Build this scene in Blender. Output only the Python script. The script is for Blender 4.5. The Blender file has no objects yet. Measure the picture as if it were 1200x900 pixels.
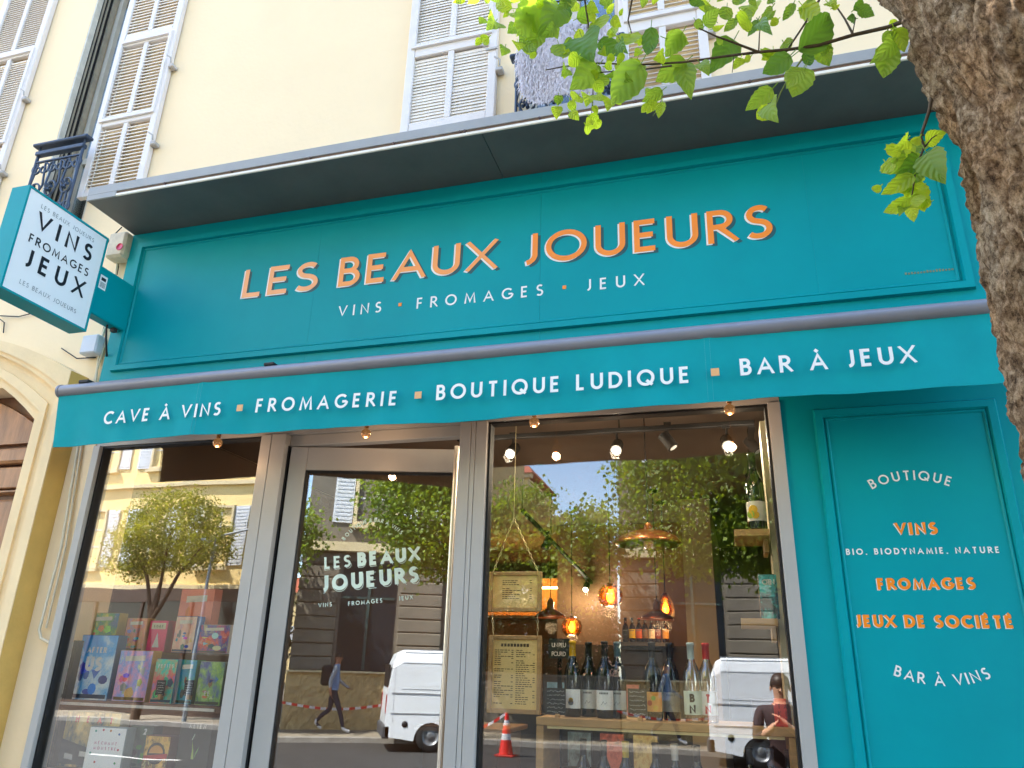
import bpy, math, random
import numpy as np
from mathutils import Vector, Matrix, noise
random.seed(7); rng=np.random.default_rng(7)
S=bpy.context.scene
COL=S.collection
R=math.radians
# ---------------------------------------------------------------- camera
F_PX,YAW,PITCH,ROLL=884.0,R(16.64),R(20.67),R(1.58)
CAM=Vector((0,-3.5,1.6))
_cy,_sy,_cp,_sp=math.cos(YAW),math.sin(YAW),math.cos(PITCH),math.sin(PITCH)
_f=Vector((-_sy*_cp,_cy*_cp,_sp)); _r=Vector((_cy,_sy,0)); _u=_r.cross(_f)
_c,_s=math.cos(ROLL),math.sin(ROLL)
RT,UP,FW=_c*_r+_s*_u,-_s*_r+_c*_u,_f
cd=bpy.data.cameras.new('camera'); cam=bpy.data.objects.new('camera',cd); COL.objects.link(cam)
cam.matrix_world=Matrix(((RT.x,UP.x,-FW.x,CAM.x),(RT.y,UP.y,-FW.y,CAM.y),(RT.z,UP.z,-FW.z,CAM.z),(0,0,0,1)))
cd.sensor_fit='HORIZONTAL'; cd.sensor_width=36; cd.lens=36*F_PX/1200; cd.clip_start=.02; cd.clip_end=3000
S.camera=cam
S.render.resolution_x=1024; S.render.resolution_y=768
# ---------------------------------------------------------------- world, sun, exposure
SUNV=Vector((-.5,.33,.80)).normalized()
W=bpy.data.worlds.new('World'); S.world=W; W.use_nodes=True
nt=W.node_tree; sky=nt.nodes.new('ShaderNodeTexSky'); sky.sky_type='NISHITA'; sky.sun_disc=False
sky.sun_elevation=math.asin(SUNV.z); sky.sun_rotation=math.atan2(SUNV.x,SUNV.y); sky.air_density=1.0; sky.dust_density=.6
bg=nt.nodes['Background']; nt.links.new(sky.outputs[0],bg.inputs[0]); bg.inputs[1].default_value=.15
sl=bpy.data.lights.new('sun','SUN'); sl.energy=4.0; sl.angle=R(.5); sl.color=(1,.95,.86)
so=bpy.data.objects.new('sun',sl); COL.objects.link(so); so.rotation_euler=SUNV.to_track_quat('Z','Y').to_euler()
S.view_settings.view_transform='Standard'; S.view_settings.look='None'; S.view_settings.gamma=1
S.view_settings.exposure=2.78
S.render.engine='CYCLES'; S.cycles.max_bounces=10; S.cycles.transparent_max_bounces=24

def at(px,py,y=0.0):
    d=(px-600)/F_PX*RT+(450-py)/F_PX*UP+FW; t=(y-CAM.y)/d.y; return CAM+d*t
# ---------------------------------------------------------------- materials
def lin(c): return tuple(((x/255)/12.92 if x/255<=.04045 else ((x/255+.055)/1.055)**2.4) for x in c)
MATS={}
def mat(name,col,rough=.6,metal=0,var=.12,vs=6,bump=0,bs=60,spec=.5,emit=None,es=0,srgb=True,stretch=(1,1,1),col2=None,sheen=0):
    if name in MATS: return MATS[name]
    m=bpy.data.materials.new(name); m.use_nodes=True; n=m.node_tree; b=n.nodes['Principled BSDF']
    c=lin(col) if srgb else col
    c2=(lin(col2) if srgb else col2) if col2 else tuple(max(0,x*(1-var*2)) for x in c)
    b.inputs['Roughness'].default_value=rough; b.inputs['Metallic'].default_value=metal
    b.inputs['Specular IOR Level'].default_value=spec
    tc=n.nodes.new('ShaderNodeTexCoord'); mp=n.nodes.new('ShaderNodeMapping'); mp.inputs['Scale'].default_value=stretch
    n.links.new(tc.outputs['Object'],mp.inputs[0])
    if var>0 or col2:
        ns=n.nodes.new('ShaderNodeTexNoise'); ns.inputs['Scale'].default_value=vs; ns.inputs['Detail'].default_value=6; ns.inputs['Roughness'].default_value=.65
        n.links.new(mp.outputs[0],ns.inputs[0])
        rp=n.nodes.new('ShaderNodeValToRGB'); rp.color_ramp.elements[0].position=.35; rp.color_ramp.elements[1].position=.65
        rp.color_ramp.elements[0].color=(*c2,1); rp.color_ramp.elements[1].color=(*c,1)
        n.links.new(ns.outputs[0],rp.inputs[0]); n.links.new(rp.outputs[0],b.inputs['Base Color'])
    else: b.inputs['Base Color'].default_value=(*c,1)
    if bump:
        nb=n.nodes.new('ShaderNodeTexNoise'); nb.inputs['Scale'].default_value=bs; nb.inputs['Detail'].default_value=5
        n.links.new(mp.outputs[0],nb.inputs[0]); bp=n.nodes.new('ShaderNodeBump'); bp.inputs['Strength'].default_value=bump; bp.inputs['Distance'].default_value=.01
        n.links.new(nb.outputs[0],bp.inputs['Height']); n.links.new(bp.outputs[0],b.inputs['Normal'])
    if emit is not None:
        b.inputs['Emission Color'].default_value=(*lin(emit),1); b.inputs['Emission Strength'].default_value=es
    MATS[name]=m; return m
def glass_mat(name,refl,tint=(1,1,1),wave=.0,ws=1.6,rough=0.0):
    if name in MATS: return MATS[name]
    m=bpy.data.materials.new(name); m.use_nodes=True; n=m.node_tree; n.nodes.clear()
    o=n.nodes.new('ShaderNodeOutputMaterial'); mx=n.nodes.new('ShaderNodeMixShader'); t=n.nodes.new('ShaderNodeBsdfTransparent'); g=n.nodes.new('ShaderNodeBsdfGlossy')
    t.inputs[0].default_value=(*tint,1); g.inputs['Roughness'].default_value=rough; g.inputs[0].default_value=(1,1,1,1)
    lw=n.nodes.new('ShaderNodeLayerWeight'); lw.inputs[0].default_value=.25
    ma=n.nodes.new('ShaderNodeMath'); ma.operation='MULTIPLY_ADD'; ma.inputs[1].default_value=.6; ma.inputs[2].default_value=refl; ma.use_clamp=True
    n.links.new(lw.outputs['Fresnel'],ma.inputs[0])
    n.links.new(ma.outputs[0],mx.inputs[0]); n.links.new(t.outputs[0],mx.inputs[1]); n.links.new(g.outputs[0],mx.inputs[2]); n.links.new(mx.outputs[0],o.inputs[0])
    if wave:
        tc=n.nodes.new('ShaderNodeTexCoord'); ns=n.nodes.new('ShaderNodeTexNoise'); ns.inputs['Scale'].default_value=ws; ns.inputs['Detail'].default_value=1.5
        mp=n.nodes.new('ShaderNodeMapping'); mp.inputs['Scale'].default_value=(1,1,1)
        n.links.new(tc.outputs['Object'],mp.inputs[0]); n.links.new(mp.outputs[0],ns.inputs[0])
        bp=n.nodes.new('ShaderNodeBump'); bp.inputs['Strength'].default_value=1; bp.inputs['Distance'].default_value=wave
        n.links.new(ns.outputs[0],bp.inputs['Height']); n.links.new(bp.outputs[0],g.inputs['Normal'])
    MATS[name]=m; return m
def leaf_mat(name,c1,c2,trans=.5,vs=3):
    if name in MATS: return MATS[name]
    m=bpy.data.materials.new(name); m.use_nodes=True; n=m.node_tree; n.nodes.clear()
    o=n.nodes.new('ShaderNodeOutputMaterial'); d=n.nodes.new('ShaderNodeBsdfPrincipled'); t=n.nodes.new('ShaderNodeBsdfTranslucent'); mx=n.nodes.new('ShaderNodeMixShader')
    mx.inputs[0].default_value=trans; d.inputs['Roughness'].default_value=.5
    tc=n.nodes.new('ShaderNodeTexCoord'); ns=n.nodes.new('ShaderNodeTexNoise'); ns.inputs['Scale'].default_value=vs; ns.inputs['Detail'].default_value=3
    n.links.new(tc.outputs['Object'],ns.inputs[0])
    rp=n.nodes.new('ShaderNodeValToRGB'); rp.color_ramp.elements[0].position=.38; rp.color_ramp.elements[1].position=.62
    rp.color_ramp.elements[0].color=(*c1,1); rp.color_ramp.elements[1].color=(*c2,1)
    n.links.new(ns.outputs[0],rp.inputs[0]); n.links.new(rp.outputs[0],d.inputs['Base Color'])
    hs=n.nodes.new('ShaderNodeMix'); hs.data_type='RGBA'; hs.blend_type='MULTIPLY'; hs.inputs[0].default_value=1
    hs.inputs[7].default_value=(1.9,1.8,.55,1); n.links.new(rp.outputs[0],hs.inputs[6]); n.links.new(hs.outputs[2],t.inputs[0])
    n.links.new(d.outputs[0],mx.inputs[1]); n.links.new(t.outputs[0],mx.inputs[2]); n.links.new(mx.outputs[0],o.inputs[0])
    MATS[name]=m; return m
# ---------------------------------------------------------------- mesh builder
class MB:
    def __init__(s): s.v=[]; s.f=[]; s.mi=[]; s.sm=[]; s.marks=[]
    def add(s,vs,fs,mi=0,sm=False):
        b=len(s.v); s.v+= [tuple(p) for p in vs]; s.f+=[tuple(b+i for i in f) for f in fs]; s.mi+=[mi]*len(fs); s.sm+=[sm]*len(fs); return s
    def box(s,x0,x1,y0,y1,z0,z1,mi=0,bev=0):
        if x0>x1:x0,x1=x1,x0
        if y0>y1:y0,y1=y1,y0
        if z0>z1:z0,z1=z1,z0
        if not bev:
            v=[(x,y,z) for x in (x0,x1) for y in (y0,y1) for z in (z0,z1)]
            return s.add(v,[(0,1,3,2),(4,6,7,5),(0,4,5,1),(2,3,7,6),(0,2,6,4),(1,5,7,3)],mi)
        b=min(bev,(x1-x0)/2.2,(y1-y0)/2.2,(z1-z0)/2.2)
        import itertools
        v=[];idx={}
        for ix,x in enumerate((x0,x1)):
            for iy,y in enumerate((y0,y1)):
                for iz,z in enumerate((z0,z1)):
                    sx,sy,sz=(1-2*ix)*b,(1-2*iy)*b,(1-2*iz)*b
                    idx[ix,iy,iz,'x']=len(v); v.append((x,y+sy,z+sz))
                    idx[ix,iy,iz,'y']=len(v); v.append((x+sx,y,z+sz))
                    idx[ix,iy,iz,'z']=len(v); v.append((x+sx,y+sy,z))
        f=[]
        for i in (0,1):
            f.append([idx[i,a,c,'x'] for a,c in ((0,0),(1,0),(1,1),(0,1))]); f.append([idx[a,i,c,'y'] for a,c in ((0,0),(1,0),(1,1),(0,1))]); f.append([idx[a,c,i,'z'] for a,c in ((0,0),(1,0),(1,1),(0,1))])
        for a in (0,1):
            for c in (0,1):
                f.append([idx[0,a,c,'y'],idx[1,a,c,'y'],idx[1,a,c,'z'],idx[0,a,c,'z']])
                f.append([idx[a,0,c,'x'],idx[a,1,c,'x'],idx[a,1,c,'z'],idx[a,0,c,'z']])
                f.append([idx[a,c,0,'x'],idx[a,c,1,'x'],idx[a,c,1,'y'],idx[a,c,0,'y']])
        for a in (0,1):
            for c in (0,1):
                for e in (0,1): f.append([idx[a,c,e,k] for k in 'xyz'])
        return s.add(v,f,mi)
    def quad(s,a,b,c,d,mi=0): return s.add([a,b,c,d],[(0,1,2,3)],mi)
    def tube(s,pts,r,n=8,mi=0,cap=True,sm=True):
        pts=[Vector(p) for p in pts]; m=len(pts); rs=r if hasattr(r,'__len__') else [r]*m
        t0=(pts[1]-pts[0]).normalized(); nrm=t0.orthogonal().normalized(); vs=[]
        for i,p in enumerate(pts):
            t=(pts[min(i+1,m-1)]-pts[max(i-1,0)]).normalized()
            nrm=(nrm-t*nrm.dot(t)); nrm=nrm.normalized() if nrm.length>1e-6 else t.orthogonal().normalized()
            bi=t.cross(nrm)
            for k in range(n):
                a=2*math.pi*k/n; vs.append(p+(nrm*math.cos(a)+bi*math.sin(a))*rs[i])
        fs=[(i*n+k,i*n+(k+1)%n,(i+1)*n+(k+1)%n,(i+1)*n+k) for i in range(m-1) for k in range(n)]
        s.add(vs,fs,mi,sm)
        if cap: s.add(vs[:n],[tuple(range(n))[::-1]],mi); s.add(vs[-n:],[tuple(range(n))],mi)
        return s
    def lathe(s,prof,c=(0,0,0),n=24,mi=0,a0=0,a1=2*math.pi,sm=True):
        full=abs(a1-a0-2*math.pi)<1e-6; k=n if full else n+1; vs=[]
        for rr,z in prof:
            for i in range(k):
                a=a0+(a1-a0)*i/n; vs.append((c[0]+rr*math.cos(a),c[1]+rr*math.sin(a),c[2]+z))
        fs=[]
        for j in range(len(prof)-1):
            for i in range(n):
                i2=(i+1)%k; fs.append((j*k+i,j*k+i2,(j+1)*k+i2,(j+1)*k+i))
        return s.add(vs,fs,mi,sm)
    def prism(s,poly,y0,y1,mi=0):   # poly in xz
        n=len(poly); vs=[(x,y0,z) for x,z in poly]+[(x,y1,z) for x,z in poly]
        fs=[tuple(range(n)),tuple(range(2*n-1,n-1,-1))]+[(i,i+n,(i+1)%n+n,(i+1)%n) for i in range(n)]
        return s.add(vs,fs,mi)
    def frame(s,x0,x1,z0,z1,w,y0,y1,mi=0,bev=0.0):
        # mitred rectangular frame with sloping inner and outer faces, y0 front
        b=bev
        o=[(x0,z0),(x1,z0),(x1,z1),(x0,z1)]; 
        def ins(d): return [(x0+d,z0+d),(x1-d,z0+d),(x1-d,z1-d),(x0+d,z1-d)]
        rings=[(ins(0),y1),(ins(b),y0),(ins(w-b),y0),(ins(w),y1)]
        vs=[(x,y,z) for rg,y in rings for x,z in rg]
        fs=[(j*4+i,j*4+(i+1)%4,(j+1)*4+(i+1)%4,(j+1)*4+i) for j in range(3) for i in range(4)]
        return s.add(vs,fs,mi)
def mesh(name,mb,mats):
    me=bpy.data.meshes.new(name); me.from_pydata(mb.v,[],mb.f)
    if not isinstance(mats,(list,tuple)): mats=[mats]
    for m in mats: me.materials.append(m)
    me.polygons.foreach_set('material_index',mb.mi); me.polygons.foreach_set('use_smooth',mb.sm); me.update(); return me
def obj(name,mb,mats,parent=None,label=None,kind=None):
    if not isinstance(mb,bpy.types.Mesh) and len(mb.marks)>1 and name in ('lettering','label_print'):
        ends=mb.marks[1:]+[(len(mb.v),len(mb.f))]; st=[(0,0)]+mb.marks[1:]; o=None
        for (v0,f0),(v1,f1) in zip(st,ends):
            if f1<=f0: continue
            q=MB(); q.add(mb.v[v0:v1],[tuple(i-v0 for i in f) for f in mb.f[f0:f1]]); q.mi=mb.mi[f0:f1]; q.sm=mb.sm[f0:f1]
            o=obj(name,q,mats,parent,label,kind)
        return o
    me=mb if isinstance(mb,bpy.types.Mesh) else mesh(name,mb,mats)
    o=bpy.data.objects.new(name,me); COL.objects.link(o)
    if parent is not None: put(o,parent)
    if label: o['label']=label
    if kind: o['kind']=kind
    return o
def wloc(o):
    return Vector(o.get('_w',(0,0,0)))
def put(o,parent):
    o.parent=parent
    l=ROOT.get(parent.name)
    if l is not None: o.matrix_parent_inverse=Matrix.Translation(-l)
ROOT={}
def thing(name,label,cat,loc=(0,0,0),group=None):
    o=bpy.data.objects.new(name,None); COL.objects.link(o); o.location=loc; o.empty_display_size=.1
    ROOT[o.name]=Vector(loc); tag(o,label,cat,group); return o
def tag(o,label,cat,group=None):
    o['label']=label; o['category']=cat
    if group: o['group']=group
    return o
def struct(name,mb,m): o=obj(name,mb,m); o['kind']='structure'; return o
def copy_tree(o,loc=None,label=None,rotz=None,parent=None):
    c=o.copy(); COL.objects.link(c); c.parent=parent
    if loc is not None: c.location=loc
    if rotz is not None: c.rotation_euler=(0,0,rotz)
    if label: c['label']=label
    for ch in list(KIDS(o)): copy_tree(ch,parent=c)
    return c
def KIDS(o): return [x for x in bpy.data.objects if x.parent==o]
# ---------------------------------------------------------------- stroke lettering
def arc(cx,cy,rx,ry,a0,a1,n=14): return [(cx+rx*math.cos(R(a0+(a1-a0)*i/n)),cy+ry*math.sin(R(a0+(a1-a0)*i/n))) for i in range(n+1)]
G={}
def _g():
    st=[(0,0),(0,1)]
    G['A']=(.82,[[(0,0),(.41,1),(.82,0)],[(.13,.30),(.69,.30)]])
    G['B']=(.52,[st,[(0,1)]+arc(.24,.765,.22,.235,90,-90)+[(0,.53)],[(0,.53)]+arc(.26,.265,.26,.265,90,-90)+[(0,0)]])
    G['C']=(.80,[arc(.5,.5,.5,.5,48,312,24)]); G['D']=(.74,[st,[(0,1)]+arc(.26,.5,.48,.5,90,-90,18)+[(0,0)]])
    G['E']=(.48,[st,[(0,1),(.48,1)],[(0,.52),(.43,.52)],[(0,0),(.48,0)]]); G['F']=(.46,[st,[(0,1),(.46,1)],[(0,.5),(.42,.5)]])
    G['G']=(.92,[arc(.5,.5,.5,.5,45,345,26)+[(.95,.45)],[(.58,.46),(.95,.46)]]); G['H']=(.66,[st,[(.66,0),(.66,1)],[(0,.52),(.66,.52)]])
    G['I']=(0,[st]); G['J']=(.32,[[(.32,1),(.32,.30)]+arc(.06,.28,.26,.29,0,-85,8)]); G['K']=(.6,[st,[(.56,1),(.02,.48),(.6,0)]])
    G['L']=(.44,[[(0,1),(0,0),(.44,0)]]); G['M']=(.94,[[(0,0),(.1,1),(.47,.12),(.84,1),(.94,0)]]); G['N']=(.72,[[(0,0),(0,1),(.72,0),(.72,1)]])
    G['O']=(1,[arc(.5,.5,.5,.5,0,360,32)]); G['P']=(.5,[st,[(0,1)]+arc(.24,.74,.26,.26,90,-90)+[(0,.48)]])
    G['Q']=(1,[arc(.5,.5,.5,.5,0,360,32),[(.55,.3),(.95,-.04)]]); G['R']=(.56,[st,[(0,1)]+arc(.24,.74,.26,.26,90,-90)+[(0,.48)],[(.22,.48),(.58,0)]])
    G['S']=(.52,[arc(.28,.76,.24,.24,40,250,14)+arc(.24,.25,.27,.26,72,-140,16)]); G['T']=(.62,[[(.31,0),(.31,1)],[(0,1),(.62,1)]])
    G['U']=(.66,[[(0,1)]+arc(.33,.33,.33,.33,180,360,16)+[(.66,1)]]); G['V']=(.78,[[(0,1),(.39,0),(.78,1)]])
    G['X']=(.7,[[(0,0),(.7,1)],[(0,1),(.7,0)]]); G['Y']=(.7,[[(0,1),(.35,.5),(.7,1)],[(.35,0),(.35,.5)]]); G['Z']=(.6,[[(0,1),(.6,1),(0,0),(.6,0)]])
    G['W']=(1.1,[[(0,1),(.27,0),(.55,.9),(.83,0),(1.1,1)]])
    G['&']=(.7,[[(.7,0),(.2,.62)]+arc(.36,.8,.2,.2,200,-20,10)+[(.1,.36)]+arc(.28,.24,.26,.24,160,330,10)+[(.62,.42)]])
    G['2']=(.5,[arc(.25,.74,.25,.26,170,-30,12)+[(0,0),(.52,0)]])
    G['.']=(.02,[[(0,0),(.04,.0)]]); G[',']=(.05,[[(.05,.06),(0,-.14)]])
    G['À']=(.82,G['A'][1]+[[(.26,1.32),(.44,1.16)]]); G['É']=(.48,G['E'][1]+[[(.18,1.16),(.36,1.32)]]); G['Ê']=G['E']
_g()
def text(mb,s,p0,p1,h,w,nrm=(0,-1,0),up=(0,0,1),mi=0,arcf=None,eps=.00025,dx=0,dy=0,slant=0,sp=.32,xs=1.0):
    """write s between p0 and p1 (outer edges), h cap height, w stroke in units of h"""
    mb.marks.append((len(mb.v),len(mb.f)))
    p0=Vector(p0);p1=Vector(p1);X=(p1-p0);Wd=X.length;X=X/Wd;U=Vector(up);U=(U-X*U.dot(X)).normalized();N=Vector(nrm)
    ws=[(sp if c==' ' else G[c][0]*xs*(1-w)+w) for c in s]
    n=len(s); tr=(Wd/h-sum(ws))/(n-1) if n>1 else 0
    x=0
    for ci,c in enumerate(s):
        if c!=' ':
            for si,stk in enumerate(G[c][1]):
                pts=[(x+w/2+a*xs*(1-w),w/2+b*(1-w)) for a,b in stk]
                closed=abs(pts[0][0]-pts[-1][0])<1e-6 and abs(pts[0][1]-pts[-1][1])<1e-6
                if not closed:
                    for e,q in ((0,1),(-1,-2)):
                        (ax,ay),(bx,by)=pts[e],pts[q]; l=math.hypot(ax-bx,ay-by) or 1
                        if abs(ay-by)/l>.6 and (stk[e][1] in (0,1)): pts[e]=(ax+(ax-bx)/l*w*.7,ay+(ay-by)/l*w*.7)
                L=[];Rr=[]
                m=len(pts)
                for i,(a,b) in enumerate(pts):
                    if closed: pa=pts[i-1] if i>0 else pts[-2]; pb=pts[i+1] if i<m-1 else pts[1]
                    else: pa=pts[i-1] if i>0 else None; pb=pts[i+1] if i<m-1 else None
                    d=[]
                    if pa: l=math.hypot(a-pa[0],b-pa[1]) or 1; d.append(((a-pa[0])/l,(b-pa[1])/l))
                    if pb: l=math.hypot(pb[0]-a,pb[1]-b) or 1; d.append(((pb[0]-a)/l,(pb[1]-b)/l))
                    if len(d)==2:
                        n1=(-d[0][1],d[0][0]);n2=(-d[1][1],d[1][0]); mx,my=n1[0]+n2[0],n1[1]+n2[1]; q=mx*mx+my*my
                        if q<.05: mx,my=n1
                        else: k=min(2/q,2.6); mx,my=mx*k,my*k
                    else: mx,my=-d[0][1],d[0][0]
                    L.append((a+mx*w/2,b+my*w/2)); Rr.append((a-mx*w/2,b-my*w/2))
                vs=[]
                acc=c in 'ÀÉ' and si==len(G[c][1])-1
                for a,b in L+Rr:
                    if not acc and c not in 'Q,': b=min(1,max(0,b))
                    a+=slant*b
                    P=(a*h,b*h)
                    if arcf:
                        q=arcf((x+ws[ci]/2)*h,Wd); ang=q[1]; lx,ly=(a-(x+ws[ci]/2))*h,b*h
                        P=((x+ws[ci]/2)*h+lx*math.cos(ang)-ly*math.sin(ang),q[0]+lx*math.sin(ang)+ly*math.cos(ang))
                    vs.append(p0+X*(P[0]+dx)+U*(P[1]+dy)+N*(eps*(si+ (0))))
                mb.add(vs,[(i,i+1,m+i+1,m+i) for i in range(m-1)],mi)
        x+=ws[ci]+tr
    return mb
def square(mb,c,s,y,mi=0): mb.box(c[0]-s/2,c[0]+s/2,y,y+.0015,c[2]-s/2,c[2]+s/2,mi)
# ================================================================ SETTING: ground
asph=mat('asphalt',(56,55,55),.85,var=.2,vs=3,bump=.5,bs=150)
pave=mat('paving',(140,130,114),.8,var=.12,vs=2,bump=.4,bs=90)
stonek=mat('kerb_stone',(140,135,128),.8,var=.15,vs=5,bump=.4)
m=MB(); m.quad((-400,-400,-.14),(400,-400,-.14),(400,400,-.14),(-400,400,-.14)); struct('ground',m,mat('ground_dust',(120,112,98),.9,vs=.2))
m=MB(); m.box(-120,120,-15.5,-3.35,-.2,-.12); struct('road',m,asph)
m=MB(); m.box(-60,60,-3.2,-.02,-.2,0); struct('pavement',m,pave)
m=MB(); m.box(-60,60,-3.35,-3.203,-.2,.004,bev=.02); struct('kerb',m,stonek)
for a,b in ((-60,60),):
    m=MB(); m.box(a,b,-17.75,-15.653,-.2,0); struct('pavement',m,pave)
    m=MB(); m.box(a,b,-15.65,-15.5,-.2,.004,bev=.02); struct('kerb',m,stonek)
white_line=mat('road_paint',(205,205,200),.7,var=.15,vs=12)
m=MB()
for i in range(-12,12): m.box(i*4,i*4+2,-9.5,-9.38,-.1195,-.116)
struct('road_marking',m,white_line)
# ================================================================ THE SHOP'S BUILDING
cream=mat('cream_render',(250,225,184),.85,var=.03,vs=.9,bump=.12,bs=35)
cream2=mat('cream_moulding',(244,216,168),.8,var=.05,vs=4,bump=.15,bs=40)
ochre=mat('ochre_render',(214,176,96),.85,var=.07,vs=5,bump=.2,bs=40)
lilac=mat('shutter_paint',(230,221,214),.5,var=.03,vs=8,bump=.05,bs=80)
lilac_slat=mat('slat_paint',(240,228,212),.55,var=.05,vs=14)
iron=mat('wrought_iron',(66,80,100),.5,metal=.3,var=.15,vs=20)
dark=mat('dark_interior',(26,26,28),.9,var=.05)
white_frame=mat('white_frame_paint',(214,210,198),.55,var=.06,vs=10)
B=thing('apartment_building','cream rendered apartment building above the teal shop, with pale lilac louvred shutters','building',(-1.2,.05,0))
WY=.05
def wall_grid(mb,xs,zs,holes,y0,y1):
    nx,nz=len(xs)-1,len(zs)-1
    def hole(i,j):
        if i<0 or j<0 or i>=nx or j>=nz: return None
        cx,cz=(xs[i]+xs[i+1])/2,(zs[j]+zs[j+1])/2
        return any(a<cx<b and c<cz<d for a,b,c,d in holes)
    for i in range(nx):
        for j in range(nz):
            if hole(i,j): continue
            a,b,c,d=xs[i],xs[i+1],zs[j],zs[j+1]
            mb.quad((a,y0,c),(b,y0,c),(b,y0,d),(a,y0,d)); mb.quad((a,y1,c),(b,y1,c),(b,y1,d),(a,y1,d))
            for di,dj,q in ((-1,0,[(a,y0,c),(a,y1,c),(a,y1,d),(a,y0,d)]),(1,0,[(b,y0,c),(b,y1,c),(b,y1,d),(b,y0,d)]),(0,-1,[(a,y0,c),(b,y0,c),(b,y1,c),(a,y1,c)]),(0,1,[(a,y0,d),(b,y0,d),(b,y1,d),(a,y1,d)])):
                h=hole(i+di,j+dj)
                if h is None or h: mb.quad(*q)
holes=[(-4.74,-4.27,4.45,7.15),(-1.07,-.44,4.45,7.15),(-3.70,1.32,-1,3.2),(-6.4,-4.14,-1,3.25),(-9.6,-8.9,4.45,7.15),(2.6,3.3,4.45,7.15)]
xs=sorted({-12,8}|{v for h in holes for v in h[:2]}); zs=sorted({0,7.8}|{v for h in holes for v in h[2:] if v>0})
m=MB(); wall_grid(m,xs,zs,holes,WY,.42); obj('wall',m,cream,B)
m=MB(); m.box(-12,8,.42,9,3.3,7.8); m.box(-12.0,8.0,8.7,9,0,3.297); m.box(-12,-11.7,.42,8.697,0,3.297); m.box(7.7,8,.42,8.697,0,3.297); obj('rear_volume',m,cream,B)
m=MB(); m.prism([(-12.2,7.803),(8.2,7.803),(8.35,7.92),(8.35,8.0),(-12.35,8.0),(-12.35,7.92)],-.12,9.1); obj('cornice',m,cream2,B)
for (a,b) in ((-4.74,-4.27),(-1.07,-.44),(-9.6,-8.9),(2.6,3.3)):
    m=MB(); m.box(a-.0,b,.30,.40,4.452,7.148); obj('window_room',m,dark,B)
    wf=MB(); wf.frame(a+.001,b-.001,4.452,7.148,.055,.245,.299,bev=.004)
    mid=(a+b)/2
    wf.box(mid-.03,mid+.03,.255,.298,4.51,7.09,bev=.004); wf.box(a+.057,mid-.032,.262,.297,5.2,5.25); wf.box(mid+.032,b-.057,.262,.297,5.2,5.25)
    w=obj('window_frame',wf,white_frame,B)
    m=MB(); m.box(a+.057,mid-.032,.28,.286,4.51,5.198); m.box(mid+.032,b-.057,.28,.286,4.51,5.198); m.box(a+.057,mid-.032,.28,.286,5.252,7.09); m.box(mid+.032,b-.057,.28,.286,5.252,7.09)
    obj('pane',m,glass_mat('window_glass',.04,(.8,.86,.86)),w)
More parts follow.
